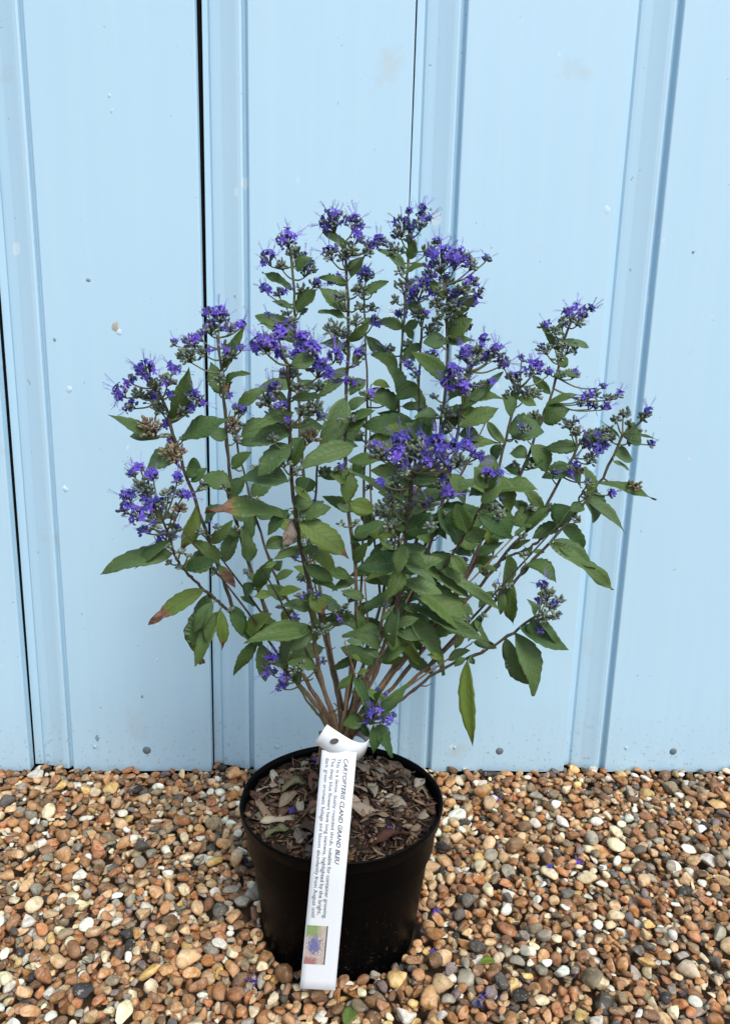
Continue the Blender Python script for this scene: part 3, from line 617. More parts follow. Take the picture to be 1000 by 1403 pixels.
# flower clusters: x,y,radius,bloom
CLUST = {
'A': "362,474,19,1;381,460,11,1;386,484,10,.7;418,470,15,1;428,480,11,1;408,489,11,1;440,507,18,1;460,490,11,1;378,534,11,.8;385,558,7,.7;387,578,7,.8;364,550,14,0;376,566,13,0;430,556,15,0;439,571,9,.4;415,562,13,0;395,512,11,.15;384,632,15,0;402,627,12,0;426,597,14,-1;410,530,10,0;372,600,8,0;436,530,10,0",
'B': "166,538,12,1;178,522,8,.9;201,509,16,1;205,546,13,.7;179,556,10,.6;230,520,13,.15;238,504,9,.9;268,549,16,.6;231,579,8,.8;204,586,19,-1;238,623,18,-1;220,560,13,0;190,540,10,0;250,562,12,.1;212,528,12,.1",
'B2': "183,649,8,1;192,642,7,1;209,651,10,1;175,681,11,.9;195,666,14,0;206,690,14,.9;190,706,13,.9;222,691,10,.9;172,699,10,.6;232,676,10,.1;243,657,8,1;250,678,10,1;245,696,10,-1;197,728,8,.8;228,735,13,.6;212,723,8,.1;202,676,12,.1;214,706,10,.5",
'C': "238,470,5,1;263,468,13,.4;273,462,10,1;258,487,16,0;285,428,9,1;303,434,14,.9;290,449,14,.05;315,486,11,.5;330,446,7,1;330,478,6,1;278,482,11,.1;316,450,10,.1;326,562,9,.5;300,520,10,0;318,578,10,-1",
'D': "341,546,6,1;330,560,8,.3;318,590,8,-1",
'F': "393,330,16,1;404,346,11,0;368,355,13,.8;386,363,10,0;420,369,14,.4;364,397,9,.9;383,402,10,.5;432,388,9,.4;367,433,6,.8;414,396,9,0;402,440,8,0;415,352,7,.2;404,462,8,0",
'G': "455,304,19,1;486,306,13,1;491,326,11,.7;452,349,12,.8;470,354,8,.3;457,382,9,.9;470,407,10,.15;492,396,10,0;460,452,17,0;475,458,8,.3;502,345,9,.3;478,340,10,.1;488,440,12,0;470,475,10,0;480,522,9,.8;505,541,12,.1;492,486,10,1;520,330,9,.9;508,336,10,.8",
'H': "500,377,14,1;513,440,9,.6;496,400,9,0;508,420,9,0;538,548,7,.7;494,420,8,0",
'I': "552,311,18,.8;577,306,15,.7;559,290,6,1;577,286,7,1;542,342,14,0;586,343,11,.1;599,333,7,1;550,430,9,.9;558,420,7,1;555,392,15,0;542,322,8,.5;561,330,9,.2;548,370,8,0",
'J': "604,358,22,1;626,356,19,1;646,363,11,0;666,355,6,1;650,385,9,.9;656,402,8,.7;636,396,13,.15;620,400,9,1;640,446,8,.7;612,430,14,0;632,436,11,0;644,415,9,.3;612,385,12,.3;590,375,9,.8;600,415,12,0;624,420,12,.05",
'K': "580,385,13,.6;574,402,13,.7;591,397,9,1;566,406,9,1;580,432,9,.4;590,452,13,0;590,490,11,.9;562,500,8,.9;570,514,7,.7;572,430,11,0;560,470,8,0;598,440,9,0",
'L': "620,509,13,1;614,526,12,1;632,531,13,1;640,487,15,1;665,464,7,1;680,481,12,.8;690,496,9,1;655,531,11,0;672,523,6,.9;610,566,13,0;630,566,11,0;650,495,10,.3;668,490,12,.7;640,512,11,.2;655,478,9,.3",
'M': "728,508,16,.9;715,492,6,1;752,511,6,.9;736,498,8,.8;710,520,10,.5;700,516,9,.3;722,541,13,.1;705,535,9,0;690,500,8,.6;735,540,9,0;718,588,10,.1",
'N': "828,593,14,0;805,608,13,.2;815,619,11,1;826,612,7,1;789,640,7,.9;808,657,8,.9;780,581,13,.15;790,590,9,0;808,630,11,0;800,645,9,-1;818,600,9,.1",
'N2': "836,676,7,.9;812,672,6,.5;804,680,8,0",
'V': "855,566,9,0;879,572,8,0;888,566,7,1;891,608,5,1;868,665,10,-1;845,575,8,0;862,580,6,0;875,592,5,0",
'O': "784,431,15,1;805,424,10,1;799,434,9,.8;747,446,9,.9;759,453,9,.2;748,478,12,.15;780,476,13,0;766,490,11,0;786,513,9,.1;815,541,10,.5;795,551,8,.8;812,556,8,.8;828,558,7,.9;847,542,7,1;825,530,5,1;765,472,10,0;770,445,8,.2;835,545,8,0;775,512,8,0;803,544,8,.1",
'P': "552,604,12,1;575,601,8,1;545,626,14,.9;553,637,9,1;520,621,15,0;600,611,16,1;606,630,9,.9;638,611,11,1;655,624,9,1;621,613,9,1;585,637,9,1;610,637,9,.8;604,650,9,.8;560,622,18,0;630,632,14,0;522,660,6,1;540,673,15,0;525,701,16,0;535,721,13,0;568,686,9,1;582,692,6,1;613,677,10,1;601,665,12,0;590,690,9,.2;580,618,13,.2;575,660,12,0;555,700,11,0;590,720,9,0;545,655,10,0;510,610,8,.2;536,690,11,0",
'Q': "668,652,9,1;668,680,9,1;683,648,6,.9;683,705,10,0;672,665,9,.2;676,695,8,0",
'W': "743,803,7,1;742,823,8,.9;750,814,13,0;766,822,9,0;745,844,11,0;761,843,9,0;742,864,5,1;755,830,9,.1",
'X': "404,848,6,1;373,906,10,1;374,922,10,1;386,940,10,1;410,916,13,0;398,925,11,.2;390,930,9,.4;440,862,13,0;442,905,5,.8",
'H2': "", 'E': "466,851,5,.9;482,818,13,0;470,835,11,0;455,850,10,0",
'Z': "512,985,13,1;529,984,9,1;538,982,6,1;517,948,5,.7;528,953,5,.6;520,978,9,1",
}
SOILZ = .137
shrub = tag(link('flowering_shrub', None), 'bushy green shrub with violet blue flower clusters growing in the black pot', 'shrub')
BR = np.array(lin(156, 132, 102)); BR2 = np.array(lin(116, 90, 68)); DK = np.array(lin(86, 76, 68)); GN = np.array(lin(98, 104, 74))
stem_pts = {}; stem_obj = {}
for name, (Y1, r0, r1, path) in STEMS.items():
    r = random.Random(name)
    parent = None
    if path[0] == '@':
        parent, path = path[1:].split(':', 1)
    px = [tuple(map(float, p.split(','))) for p in path.split()]
    d = np.r_[0, np.cumsum([math.dist(px[i], px[i + 1]) for i in range(len(px) - 1)])]; d /= d[-1]
    if parent:
        pp = stem_pts[parent]; pj = np.array([proj(p) for p in pp]); k = int(np.argmin(np.linalg.norm(pj - np.array(px[0]), axis=1)))
        Ys = pp[k][1]; P = [pp[k]] + [at(x, y, Ys + (Y1 - Ys) * t) for (x, y), t in zip(px[1:], d[1:])]
    else:
        Y0 = max(-.02, min(.02, Y1 * .18)); P = [at(x, y, Y0 + (Y1 - Y0) * t ** 1.15) for (x, y), t in zip(px, d)]
        bx = -.007 + (P[0][0] + .004) * .35 + r.uniform(-.003, .003)
        P = [np.array([bx, Y0 * .8, SOILZ - .012]), np.array([bx * .95 + P[0][0] * .05, Y0 * .9, SOILZ + .03])] + P
        if name == 'Z': P = P[1:]; P[0] = np.array([P[1][0] - .004, Y0, P[1][2] - .012])
    n = 46; S = spline(P, n); t = np.linspace(0, 1, n)
    S[1:, :] += np.array([[r.gauss(0, .0005) for _ in range(3)] for _ in range(n - 1)])
    rad = (r0 * .80 + (r1 * .85 - r0 * .80) * t ** .7)
    L = np.linalg.norm(np.diff(S, axis=0), axis=1).sum(); nn = max(3, int(L / .035))
    rad = rad * (1 + .28 * np.exp(-((np.mod(t * nn + .5, 1) - .5) / .06) ** 2)) * np.array([r.uniform(.93, 1.07) for _ in range(n)])
    wood = np.clip((.62 - t) / .35, 0, 1)[:, None] if not parent else np.zeros((n, 1))
    old = BR * r.uniform(.75, 1.1) + (BR2 - BR) * r.uniform(0, .6); young = DK if r.random() < .7 else GN
    tipc = GN * .9; tt = np.clip((t - .75) / .25, 0, 1)[:, None]
    colr = (old * wood + young * (1 - wood)) * (1 - tt * .5) + tipc * tt * .5
    m = MB(); m.tube(S, rad, 8, 0, colr)
    # short bark flakes, stubs of old twigs and small axillary shoots
    for q in range(r.randint(2, 5) if not parent else 1):
        k = r.randint(6, n - 8); dirv = nrm([r.uniform(-1, 1), r.uniform(-1, .3), r.uniform(.1, .9)]); l = r.uniform(.004, .014)
        m.tube([S[k], S[k] + dirv * l * .6, S[k] + dirv * l + np.array([0, 0, l * .25])], [rad[k] * .5, rad[k] * .4, rad[k] * .3], 5, 0, colr[k])
    stem_pts[name] = S
    o = link('stem', m.mesh('stem', [M_BARK]), shrub); stem_obj[name] = o
# old wood at the crown: cut stubs and split bark round the stem bases
r = random.Random(5)
for q in range(9):
    a = r.uniform(0, 6.283); rr = r.uniform(.004, .017); bx, by = -.010 + .8 * rr * math.cos(a), .004 + rr * math.sin(a)
    h = r.uniform(.05, .105); lean = np.array([r.uniform(-.22, .22), r.uniform(-.15, .25), 1.]) * h
    P = np.array([[bx, by, SOILZ - .012], np.array([bx, by, SOILZ]) + lean * .5 + [r.uniform(-.003, .003), 0, 0], np.array([bx, by, SOILZ]) + lean])
    S = spline(P, 14); m = MB(); c = (BR if r.random() < .5 else BR2) * r.uniform(.7, 1.2)
    m.tube(S, [.0042 * (1 - .03 * i) * r.uniform(.85, 1.15) for i in range(14)], 7, 0, c)
    link('stub', m.mesh('stub', [M_BARK]), shrub)

# thin side twigs filling the fan of stems
for q in range(22):
    src = r.choice(['A', 'C', 'E', 'G', 'I', 'K', 'L', 'M', 'O', 'P', 'J', 'N', 'V', 'B', 'D'])
    S0 = stem_pts[src]; k = r.randint(6, 20); p0 = S0[k]; k2 = min(44, k + r.randint(10, 18)); tgt = S0[k2] + np.array([r.uniform(-.045, .045), r.uniform(-.05, .03), r.uniform(-.02, .02)])
    P = spline([p0, (p0 + tgt) / 2 + np.array([r.uniform(-.008, .008), r.uniform(-.006, .006), 0]), tgt], 16)
    m = MB(); m.tube(P, np.linspace(.0016, .0007, 16), 6, 0, (BR if r.random() < .6 else DK) * r.uniform(.7, 1.05)); tw = link('twig', m.mesh('twig', [M_BARK]), shrub)
    stem_pts['t%d' % q] = P; stem_obj['t%d' % q] = tw
VIEW = lambda p: nrm(CAM - p)
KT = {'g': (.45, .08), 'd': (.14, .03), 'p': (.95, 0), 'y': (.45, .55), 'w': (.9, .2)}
nl = 0
def nearest(name, x, y, lo=0):
    S = stem_pts[name]; pj = np.array([proj(p) for p in S]); k = int(np.argmin(np.linalg.norm(pj[lo:] - (x, y), axis=1))) + lo
    return k, S[k]
def make_leaf(name, x0, y0, x1, y1, w, brown, kind, seed):
    r = random.Random(seed)
    k, sp = nearest(name, x0, y0)
    out = nrm([sp[0], sp[1] + .02, 0]); 
    Yb = sp[1] + r.uniform(-.008, .004)
    b = at(x0, y0, Yb); gap = np.linalg.norm(b - sp)
    Lp = math.dist((x0, y0), (x1, y1)) / scale_at(b)
    dy = r.uniform(-.45, .12) * Lp if sp[1] < .05 else r.uniform(-.3, .3) * Lp
    tip = at(x1, y1, min(Yb + dy, YW - .03)); d = tip - b; L = np.linalg.norm(d); d = d / L
    vw = VIEW(b); n0 = vw * r.uniform(.55, 1.0) + np.array([0, 0, 1]) * r.uniform(.25, .85) + np.array([r.uniform(-.75, .75), 0, 0])
    n0 = nrm(n0 - (n0 @ d) * d); yv = np.cross(n0, d)
    vis = max(.5, abs(n0 @ nrm(vw - (vw @ d) * d)))
    W = w / scale_at(b) / vis * .86
    M4 = np.eye(4); M4[:3, 0] = d; M4[:3, 1] = yv; M4[:3, 2] = n0; M4[:3, 3] = b
    wd = kind == 'w'
    vs, uv, bw = leaf_grid(L * 1.02, W, arch=r.uniform(.02, .10), fold=r.uniform(.05, .62) if not wd else .9, teeth=r.choice((4, 5, 6)) if L > .028 else 0, brown=1.0 if wd else brown,
                           wav=r.uniform(.015, .09) if not wd else .12, curl=r.uniform(-.05, .20), seed=seed, pw_=(r.uniform(.66, .86), r.uniform(.86, 1.25)))
    if wd: bw = np.clip(bw + .8, 0, 1)
    vs[:, 2] -= vs[0, 2]
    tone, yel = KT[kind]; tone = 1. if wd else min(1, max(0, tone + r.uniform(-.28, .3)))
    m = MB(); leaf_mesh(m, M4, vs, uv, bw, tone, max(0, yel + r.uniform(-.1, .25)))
    # petiole from the stem to the blade
    mid = (sp + b) / 2 + np.array([0, 0, .12 * gap])
    Q = spline([sp, mid, b, b + d * L * .06], 7); pr = np.linspace(.0009, .0005, 7) * (1 if L > .03 else .7)
    m.tube(Q, pr, 5, 1, np.tile([0, .55, .25], (7, 1)))
    o = link('leaf', m.mesh('leaf', [M_LEAF, M_LEAFU]), stem_obj[name]); return o
for name, txt in LEAVES.items():
    for e in txt.split(';'):
        e = e.strip()
        if not e: continue
        a = e.split(); x0, y0 = map(float, a[0].split(',')); x1, y1 = map(float, a[1].split(','))
        nl += 1; make_leaf(name, x0, y0, x1, y1, float(a[2]), float(a[3]), a[4], 100 + nl)

for nm in 'AEFGHIJKLMPO':      # leaf pairs at the nodes inside the bush
    r = random.Random('n' + nm); S = stem_pts[nm]
    for k in range(17, 36, 3):
        for sd_ in (-1, 1):
            if r.random() < .58: continue
            b = proj(S[k]); L_ = r.uniform(30, 62); an_ = r.uniform(-.7, .6); nl += 1
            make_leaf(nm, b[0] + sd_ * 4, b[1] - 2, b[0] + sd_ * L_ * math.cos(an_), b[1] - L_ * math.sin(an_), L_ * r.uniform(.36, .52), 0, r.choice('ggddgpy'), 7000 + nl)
for q in range(22):      # small leaves on the side twigs
    nm = 't%d' % q; r = random.Random(nm)
    for k in (8, 12, 15):
        for sd_ in (-1, 1):
            if r.random() < .55: continue
            b = proj(stem_pts[nm][k]); L_ = r.uniform(18, 42); an_ = r.uniform(-.9, .7); nl += 1
            make_leaf(nm, b[0] + sd_ * 3, b[1] - 2, b[0] + sd_ * L_ * math.cos(an_), b[1] - L_ * math.sin(an_), L_ * r.uniform(.35, .5), 0, r.choice('ggdpy'), 5000 + nl)

# ---- floret: five spreading lobes on a short tube with four long stamens (unit = petal spread 1)
def floret(seed):
    r = random.Random(seed); m = MB()
    pc = np.array(lin(108, 92, 196)); dc = np.array(lin(78, 62, 162)); lc = np.array(lin(154, 138, 226))
    m.tube([(0, 0, -.75), (0, 0, -.3), (0, 0, .0)], [.07, .10, .17], 6, 0, np.array([dc * .8, dc, pc]))
    for k in range(5):
        a = k * 2 * math.pi / 5 + r.uniform(-.15, .15); big = k == 0; l = (.60 if not big else .74) * r.uniform(.85, 1.1); w = .20 * r.uniform(.8, 1.15); up = r.uniform(-.12, .30) if not big else -.25
        vs = []; cs = []
        for t in (0, .35, .7, 1.):
            ww = (.10, w, w * 1.05, w * .55)[(0, .35, .7, 1.).index(t)]
            for v in (-1, 0, 1):
                rr = .12 + l * t * (.92 if v else 1); z = up * t + .12 * t * (1 - t) * 2 - (.10 * t * t if v == 0 else 0) + r.uniform(-.03, .03)
                vs.append((rr * math.cos(a) - v * ww * math.sin(a), rr * math.sin(a) + v * ww * math.cos(a), z)); cs.append(pc * (1 - t * .3) + (lc if v == 0 else dc) * t * .3)
        vs = np.array(vs); n = len(vs); lowv = vs.copy(); lowv[:, 2] -= .02
        fs = [(i * 3 + j, i * 3 + j + 1, (i + 1) * 3 + j + 1, (i + 1) * 3 + j) for i in range(3) for j in range(2)]
        m.add(np.concatenate([vs, lowv]), fs + [tuple(q + n for q in f[::-1]) for f in fs], 0, np.array(cs + cs))
    sc = np.array(lin(160, 142, 232)); an = np.array(lin(58, 50, 100))
    for k in range(4):
        a = r.uniform(-.9, .9) + (0 if k < 2 else .5); e = r.uniform(.25, .7)
        P = spline([(0, 0, 0), (.12 * math.cos(a), .12 * math.sin(a), .5), (e * math.cos(a), e * math.sin(a), r.uniform(1.3, 2.0))], 6)
        m.tube(P, .021, 3, 0, sc); q = P[-1]
        m.tube([q - [.05, 0, .02], q, q + [.05, .02, .01]], [.02, .045, .02], 4, 0, an)
    return m.mesh('floret', [M_PETAL])
FL = [floret(s) for s in range(7)]
def ell(c, d, ln, w, seg=6):
    d = nrm(d); a = nrm(np.cross(d, [.3, .5, .8])); b = np.cross(d, a); vs = [c - d * ln]; 
    ang = np.arange(seg) * 2 * math.pi / seg
    for h, q in ((-.55, .8), (.1, 1.), (.7, .72)):
        vs += list(c + d * ln * h + q * w * (np.cos(ang)[:, None] * a + np.sin(ang)[:, None] * b))
    vs.append(c + d * ln)
    fs = [(0, 1 + (j + 1) % seg, 1 + j) for j in range(seg)]
    for k in range(2): fs += [(1 + k * seg + j, 1 + k * seg + (j + 1) % seg, 1 + (k + 1) * seg + (j + 1) % seg, 1 + (k + 1) * seg + j) for j in range(seg)]
    fs += [(1 + 2 * seg + j, 1 + 2 * seg + (j + 1) % seg, 1 + 3 * seg) for j in range(seg)]
    return vs, fs
budc = [np.array(lin(*c)) for c in ((118, 130, 112), (98, 114, 102), (140, 150, 128), (104, 118, 92), (110, 118, 124))]
budd = [np.array(lin(*c)) for c in ((134, 122, 96), (112, 108, 84), (150, 136, 112), (120, 100, 84))]
budv = [np.array(lin(*c)) for c in ((84, 78, 142), (76, 72, 118), (98, 92, 130))]
todo = []
ncl = 0
for name in list(STEMS):
    if name in ('X', 'Z', 'W', 'N2', 'Q'): continue
    r = random.Random('w' + name); S = stem_pts[name]; extra = []
    for k in range(24, 45, 4):
        for sd_ in (-1, 1):
            if r.random() < .62:
                q = proj(S[k]); extra.append('%.1f,%.1f,%.1f,%s' % (q[0] + sd_ * r.uniform(6, 15), q[1] - r.uniform(2, 12), r.uniform(5, 8.5) * (.75 if k < 34 else 1), r.choice(('0', '0', '0', '.2'))))
    CLUST[name] = CLUST.get(name, '') + ';' + ';'.join(extra)
for name, txt in CLUST.items():
    for e in txt.split(';'):
        if not e.strip(): continue
        x, y, rp, bloom = map(float, e.split(',')); ncl += 1
        r = random.Random(9000 + ncl)
        S = stem_pts[name]; k, sp = nearest(name, x, y + rp * 1.5, 12 if len(S) > 20 and name not in ('Z', 'X') else 5)
        c = at(x, y, sp[1] + r.uniform(-.022, .012)); R = rp / scale_at(c) * 1.06
        axis = nrm(nrm(c - sp) * .6 + np.array([0, -.25, .75]) + np.array([r.gauss(0, .15) for _ in range(3)]))
        m = MB(); dry = bloom < 0; bl = max(0, bloom)
        base = c - axis * R * .75
        pcol_ = np.array(lin(112, 116, 88)) if not dry else np.array(lin(118, 100, 74))
        Q = spline([sp, (sp + base) / 2 + [0, 0, -.1 * np.linalg.norm(base - sp)], base], 8)
        m.tube(Q, np.linspace(.0010, .0007, 8), 5, 0, pcol_)
        nb = int(5 + (rp / 10) ** 2 * (19 if bl < .5 else 11)); nb = min(nb, 80); fl = []
        nf = 0 if bl == 0 else max(1, int(round((rp / 8.6) ** 1.6 * bl * 3.9)))
        for q in range(nb + nf):
            zc_ = 1 - (q * .9071 + r.random() * .4) % 1. * 1.55; th = r.uniform(0, 6.283)
            u = np.array([math.sqrt(max(0, 1 - zc_ * zc_)) * math.cos(th), math.sqrt(max(0, 1 - zc_ * zc_)) * math.sin(th), zc_])
            a1 = nrm(np.cross(axis, [.2, .9, .1])); a2 = np.cross(axis, a1)
            dirn = nrm(u[0] * a1 + u[1] * a2 + u[2] * axis)
            if q < nb:
                rad_ = R * r.uniform(.30, 1.0); p = c + dirn * rad_ * np.array([1, 1, .85])
                cc = np.array(r.choice(budd if dry else (budv if (bl > .3 and r.random() < .35) else budc))) * r.uniform(.65, 1.25)
                v_, f_ = ell(p, dirn + axis * .5, r.uniform(.0017, .0031), r.uniform(.0010, .0016)); m.add(v_, f_, 0, cc)
                if q % 2 == 0: m.tube([base, base + (p - base) * .55 + axis * R * .08, p], [.0005, .00042, .00035], 3, 0, pcol_)
            else:
                if dirn @ VIEW(c) < -.45: dirn = nrm(dirn + 1.2 * VIEW(c))
                dirn = nrm(dirn + .35 * np.array([0, 0, 1])); p = c + dirn * R * r.uniform(.60, 1.0); fl.append((p, dirn, r.uniform(.0078, .0112) * (1 if rp > 6 else .85), r.uniform(0, 6.283), r.randrange(7)))
        nm_ = 'bud_cluster' if bl == 0 else 'flower_cluster'; me = m.mesh(nm_, [M_BUD]); co_ = link(nm_, me, shrub)
        for f_ in fl: todo.append((scale_at(f_[0]) * f_[2], co_, f_))
todo.sort(key=lambda a: -a[0])
def fmat(p, d, s, yaw):
    q = Vector(d.tolist()).to_track_quat('Z', 'Y').to_matrix().to_4x4()
    return Matrix.Translation(Vector(p.tolist())) @ q @ Matrix.Rotation(yaw, 4, 'Z') @ Matrix.Scale(s * .62, 4)
rest = {}
for i, (_, co_, (p, d, s, yaw, kf)) in enumerate(todo):
    if i < 300:
        o = link('floret', FL[kf], co_); o.matrix_local = fmat(p, d, s, yaw)
    else: rest.setdefault(co_.name, []).append((p, d, s, yaw, kf))
FD = []
for me in FL:
    v = np.empty(len(me.vertices) * 3); me.vertices.foreach_get('co', v); c = np.empty(len(me.vertices) * 4); me.color_attributes['tint'].data.foreach_get('color', c)
    FD.append((v.reshape(-1, 3), [tuple(p.vertices) for p in me.polygons], c.reshape(-1, 4)[:, :3]))
for cn, lst in rest.items():
    m = MB()
    for p, d, s, yaw, kf in lst:
        M4 = np.array(fmat(p, d, s, yaw)); v, f, c = FD[kf]; m.add(v @ M4[:3, :3].T + M4[:3, 3], f, 0, c * random.uniform(.7, 1.25))
    o = link('small_florets', m.mesh('small_florets', [M_PETAL]), bpy.data.objects[cn]); o['kind'] = 'stuff'
print({k: sum(o.name.split('.')[0] == k for o in bpy.data.objects) for k in ('leaf', 'bud_cluster', 'flower_cluster', 'floret')}); print('leaves', nl, 'clusters', ncl, 'florets', len(todo))

# ------------------------------------------------------------------ dead leaves on the compost
DC = [((168, 152, 130), 3), ((140, 118, 98), 3), ((120, 92, 76), 3), ((186, 172, 150), 2), ((104, 76, 64), 2), ((128, 118, 104), 2), ((96, 84, 74), 2)]
def dry_leaf(x, y, z, L, W, yaw, pit, roll, c, seed):
    r = random.Random(seed)
    vs, uv, bw = leaf_grid(L, W, arch=r.uniform(.05, .2), fold=r.uniform(.1, .8), teeth=0, brown=.5, wav=.10, curl=r.uniform(-.2, .25), seed=seed, N=12)
    vs[:, 0] -= L / 2; vs[:, 2] -= vs[:, 2].mean()
    R = np.array(Matrix.Rotation(yaw, 3, 'Z') @ Matrix.Rotation(pit, 3, 'Y') @ Matrix.Rotation(roll, 3, 'X'))
    M4 = np.eye(4); M4[:3, :3] = R
    m = MB(); leaf_mesh(m, M4, vs, uv, bw, 0, 0, .0005, 12, (0, 0)); k = len(m.c[0]); base = np.array(lin(*c)) * r.uniform(.55, .85)
    m.c[0] = np.array([base * (1 - .35 * abs(u[1] * 2 - 1) * r.uniform(.3, 1)) for u in m.uv[0]])
    o = link('dead_leaf', m.mesh('dead_leaf', [M_LITTER])); o.location = (x, y, z)
    zmin = (m.v[0][:, 2]).min(); return o, zmin
r = random.Random(11)
def scatter_leaf(px, py, L, W, yaw, c, seed, roll=None, lab=None):
    p = None
    rr = ray(px, py); zt = .139; p = CAM + rr * ((zt - CAM[2]) / rr[2])
    x, y = float(p[0]), float(p[1])
    if math.hypot(x, y) > .098: s_ = .098 / math.hypot(x, y); x *= s_; y *= s_
    o, zm = dry_leaf(x, y, 0, L, W, yaw, r.uniform(-.25, .25), r.uniform(-.5, .5) if roll is None else roll, c, seed)
    o.location.z = soilz(x, y) - zm * .75 - .0005
    b_ = sum(c) / 3; sh_ = 'pale beige' if b_ > 150 else 'greyish tan' if b_ > 118 else 'mid brown' if b_ > 96 else 'dark brown'
    tag(o, lab or '%s curled dead leaf lying on the compost in the pot' % sh_, 'dead leaf', '%s dead leaves on the compost' % sh_)
HAND = [(377,1070,.030,.011,1.9,(196,188,172)),(405,1085,.040,.014,.8,(130,122,92)),(398,1100,.036,.013,.9,(150,136,112)),(411,1110,.022,.009,1.7,(168,158,142)),(385,1130,.042,.010,.1,(190,176,150)),(380,1143,.030,.016,.3,(122,124,86)),
 (430,1078,.030,.016,1.8,(138,96,72)),(424,1012,.026,.016,.7,(128,88,72)),(505,1088,.032,.016,2.0,(150,138,122)),(525,1098,.034,.014,1.4,(196,184,166)),(497,1118,.034,.015,2.7,(178,162,142)),(543,1105,.026,.016,2.4,(158,148,130)),
 (530,1155,.044,.018,.1,(108,74,60)),(575,1075,.022,.012,1.1,(170,162,148)),(548,1045,.036,.016,2.7,(110,92,82)),(522,1132,.020,.008,1.2,(188,176,158)),(570,1140,.020,.011,1.0,(150,128,108)),(350,1088,.026,.012,2.6,(112,82,70)),(360,1120,.024,.010,.6,(120,112,90)),(450,1160,.03,.01,.2,(120,104,86)),
 (500,1060,.026,.012,.6,(140,128,108)),(590,1100,.02,.009,1.8,(120,100,84)),(420,1140,.03,.011,2.5,(104,86,72)),(560,1060,.028,.012,.4,(128,112,96))]
HL = {0: 'pale cream dead leaf on the compost, brightest of the fallen leaves', 5: 'olive green fallen leaf on the compost against the front of the pot rim', 12: 'wide red-brown dead leaf on the compost by the front of the pot rim', 7: 'red-brown dead leaf against the back of the pot rim beside the label loop'}
for i, (a, b, L, W, yw, c) in enumerate(HAND): scatter_leaf(a, b, L, W, yw, c, 300 + i, None, HL.get(i))
for i in range(60):
    a = r.uniform(0, 6.283); q = .095 * math.sqrt(r.random()); p = proj((q * math.cos(a), q * math.sin(a), .139))
    cs = r.choices([c for c, _ in DC], [w for _, w in DC])[0]
    scatter_leaf(p[0], p[1], r.uniform(.016, .036), r.uniform(.005, .011), r.uniform(0, 6.28), cs, 400 + i)

# ------------------------------------------------------------------ plant tag
tago = tag(link('plant_tag', None), 'long white plastic plant label looped round the stems and hanging over the pot rim', 'plant label')
# the strip: centre line by pixel with its own depth, draped over the front rim
YT = lambda y: float(np.interp(y, [1028, 1090, 1172, 1200, 1356], [-.082, -.100, -.1165, -.1185, -.1200]))
LE = lambda y: 441 + (411 - 441) * (y - 1028) / (1353 - 1028)
RE = lambda y: 489 + (459.5 - 489) * (y - 1028) / (1356 - 1028)
def tagp(s, t, off=0.):
    y = 1028 + s * 327 + t * (3 + 6 * (1 - s) * 0); x = LE(y) + (RE(y) - LE(y)) * t
    p = at(x, y, YT(y) - .0012 * math.sin(math.pi * t)); return p + VIEW(p) * off
ys = np.linspace(0, 1, 28); ts = np.linspace(0, 1, 7); m = MB(); vs = []
for s in ys:
    for t in ts: vs.append(tagp(s, t))
vb = [v - VIEW(v) * .0006 for v in vs]; n = len(vs)
fs = [(i * 7 + j, (i + 1) * 7 + j, (i + 1) * 7 + j + 1, i * 7 + j + 1) for i in range(27) for j in range(6)]
fb = [tuple(q + n for q in f[::-1]) for f in fs]
bd = [j for j in range(7)] + [i * 7 + 6 for i in range(1, 28)] + [27 * 7 + j for j in range(5, -1, -1)] + [i * 7 for i in range(26, 0, -1)]
fe = [(bd[i], bd[(i + 1) % len(bd)], bd[(i + 1) % len(bd)] + n, bd[i] + n) for i in range(len(bd))]
m.add(vs + vb, fs + fb + fe); link('strip', m.mesh('strip', [M_TAG]), tago)
def ribbon(name, pts, wid, up, nseg=30):
    S = spline([at(*p) for p in pts], nseg); U = spline([np.asarray(u, float) for u in up], nseg); m = MB(); vs = []
    wid = np.interp(np.linspace(0, 1, nseg), np.linspace(0, 1, len(wid)), wid)
    tg = np.gradient(S, axis=0)
    for i in range(nseg):
        u = nrm(U[i]); nn = nrm(np.cross(tg[i], u)) * .0003
        for q in (-1, 0, 1): vs.append(S[i] + u * wid[i] * .5 * q + nn)
        for q in (1, 0, -1): vs.append(S[i] + u * wid[i] * .5 * q - nn)
    fs = [(i * 6 + j, i * 6 + (j + 1) % 6, (i + 1) * 6 + (j + 1) % 6, (i + 1) * 6 + j) for i in range(nseg - 1) for j in range(6)] + [(0, 1, 2, 3, 4, 5), tuple((nseg - 1) * 6 + j for j in (5, 4, 3, 2, 1, 0))]
    m.add(vs, fs); return link(name, m.mesh(name, [M_TAG]), tago)
ribbon('loop', [(439.5, 1005.5, -.078), (455, 1016, -.083), (476, 1028, -.083), (494, 1030, -.072), (505, 1018, -.045), (500, 1004, -.015), (484, 998, .016), (466, 1000, .018), (453, 1008, -.005), (451, 1014, -.045)],
       [.0225, .0225, .021, .018, .016, .016, .015, .015, .013, .010], [(.52, 0, .86), (.46, 0, .88), (.25, 0, .95), (.05, .2, 1), (0, .1, 1), (0, 0, 1), (0, 0, 1), (0, 0, 1), (0, 0, 1), (0, 0, 1)], 48)
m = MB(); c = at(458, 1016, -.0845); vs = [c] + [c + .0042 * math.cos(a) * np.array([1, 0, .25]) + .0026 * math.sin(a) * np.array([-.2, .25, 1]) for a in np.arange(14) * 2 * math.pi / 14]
m.add(vs, [(0, 1 + i, 1 + (i + 1) % 14) for i in range(14)]); link('slot_shade', m.mesh('slot_shade', [M_HOLE_SHADE]), tago)  # no real opening: flat dark disc on the loop paints the hole's shade
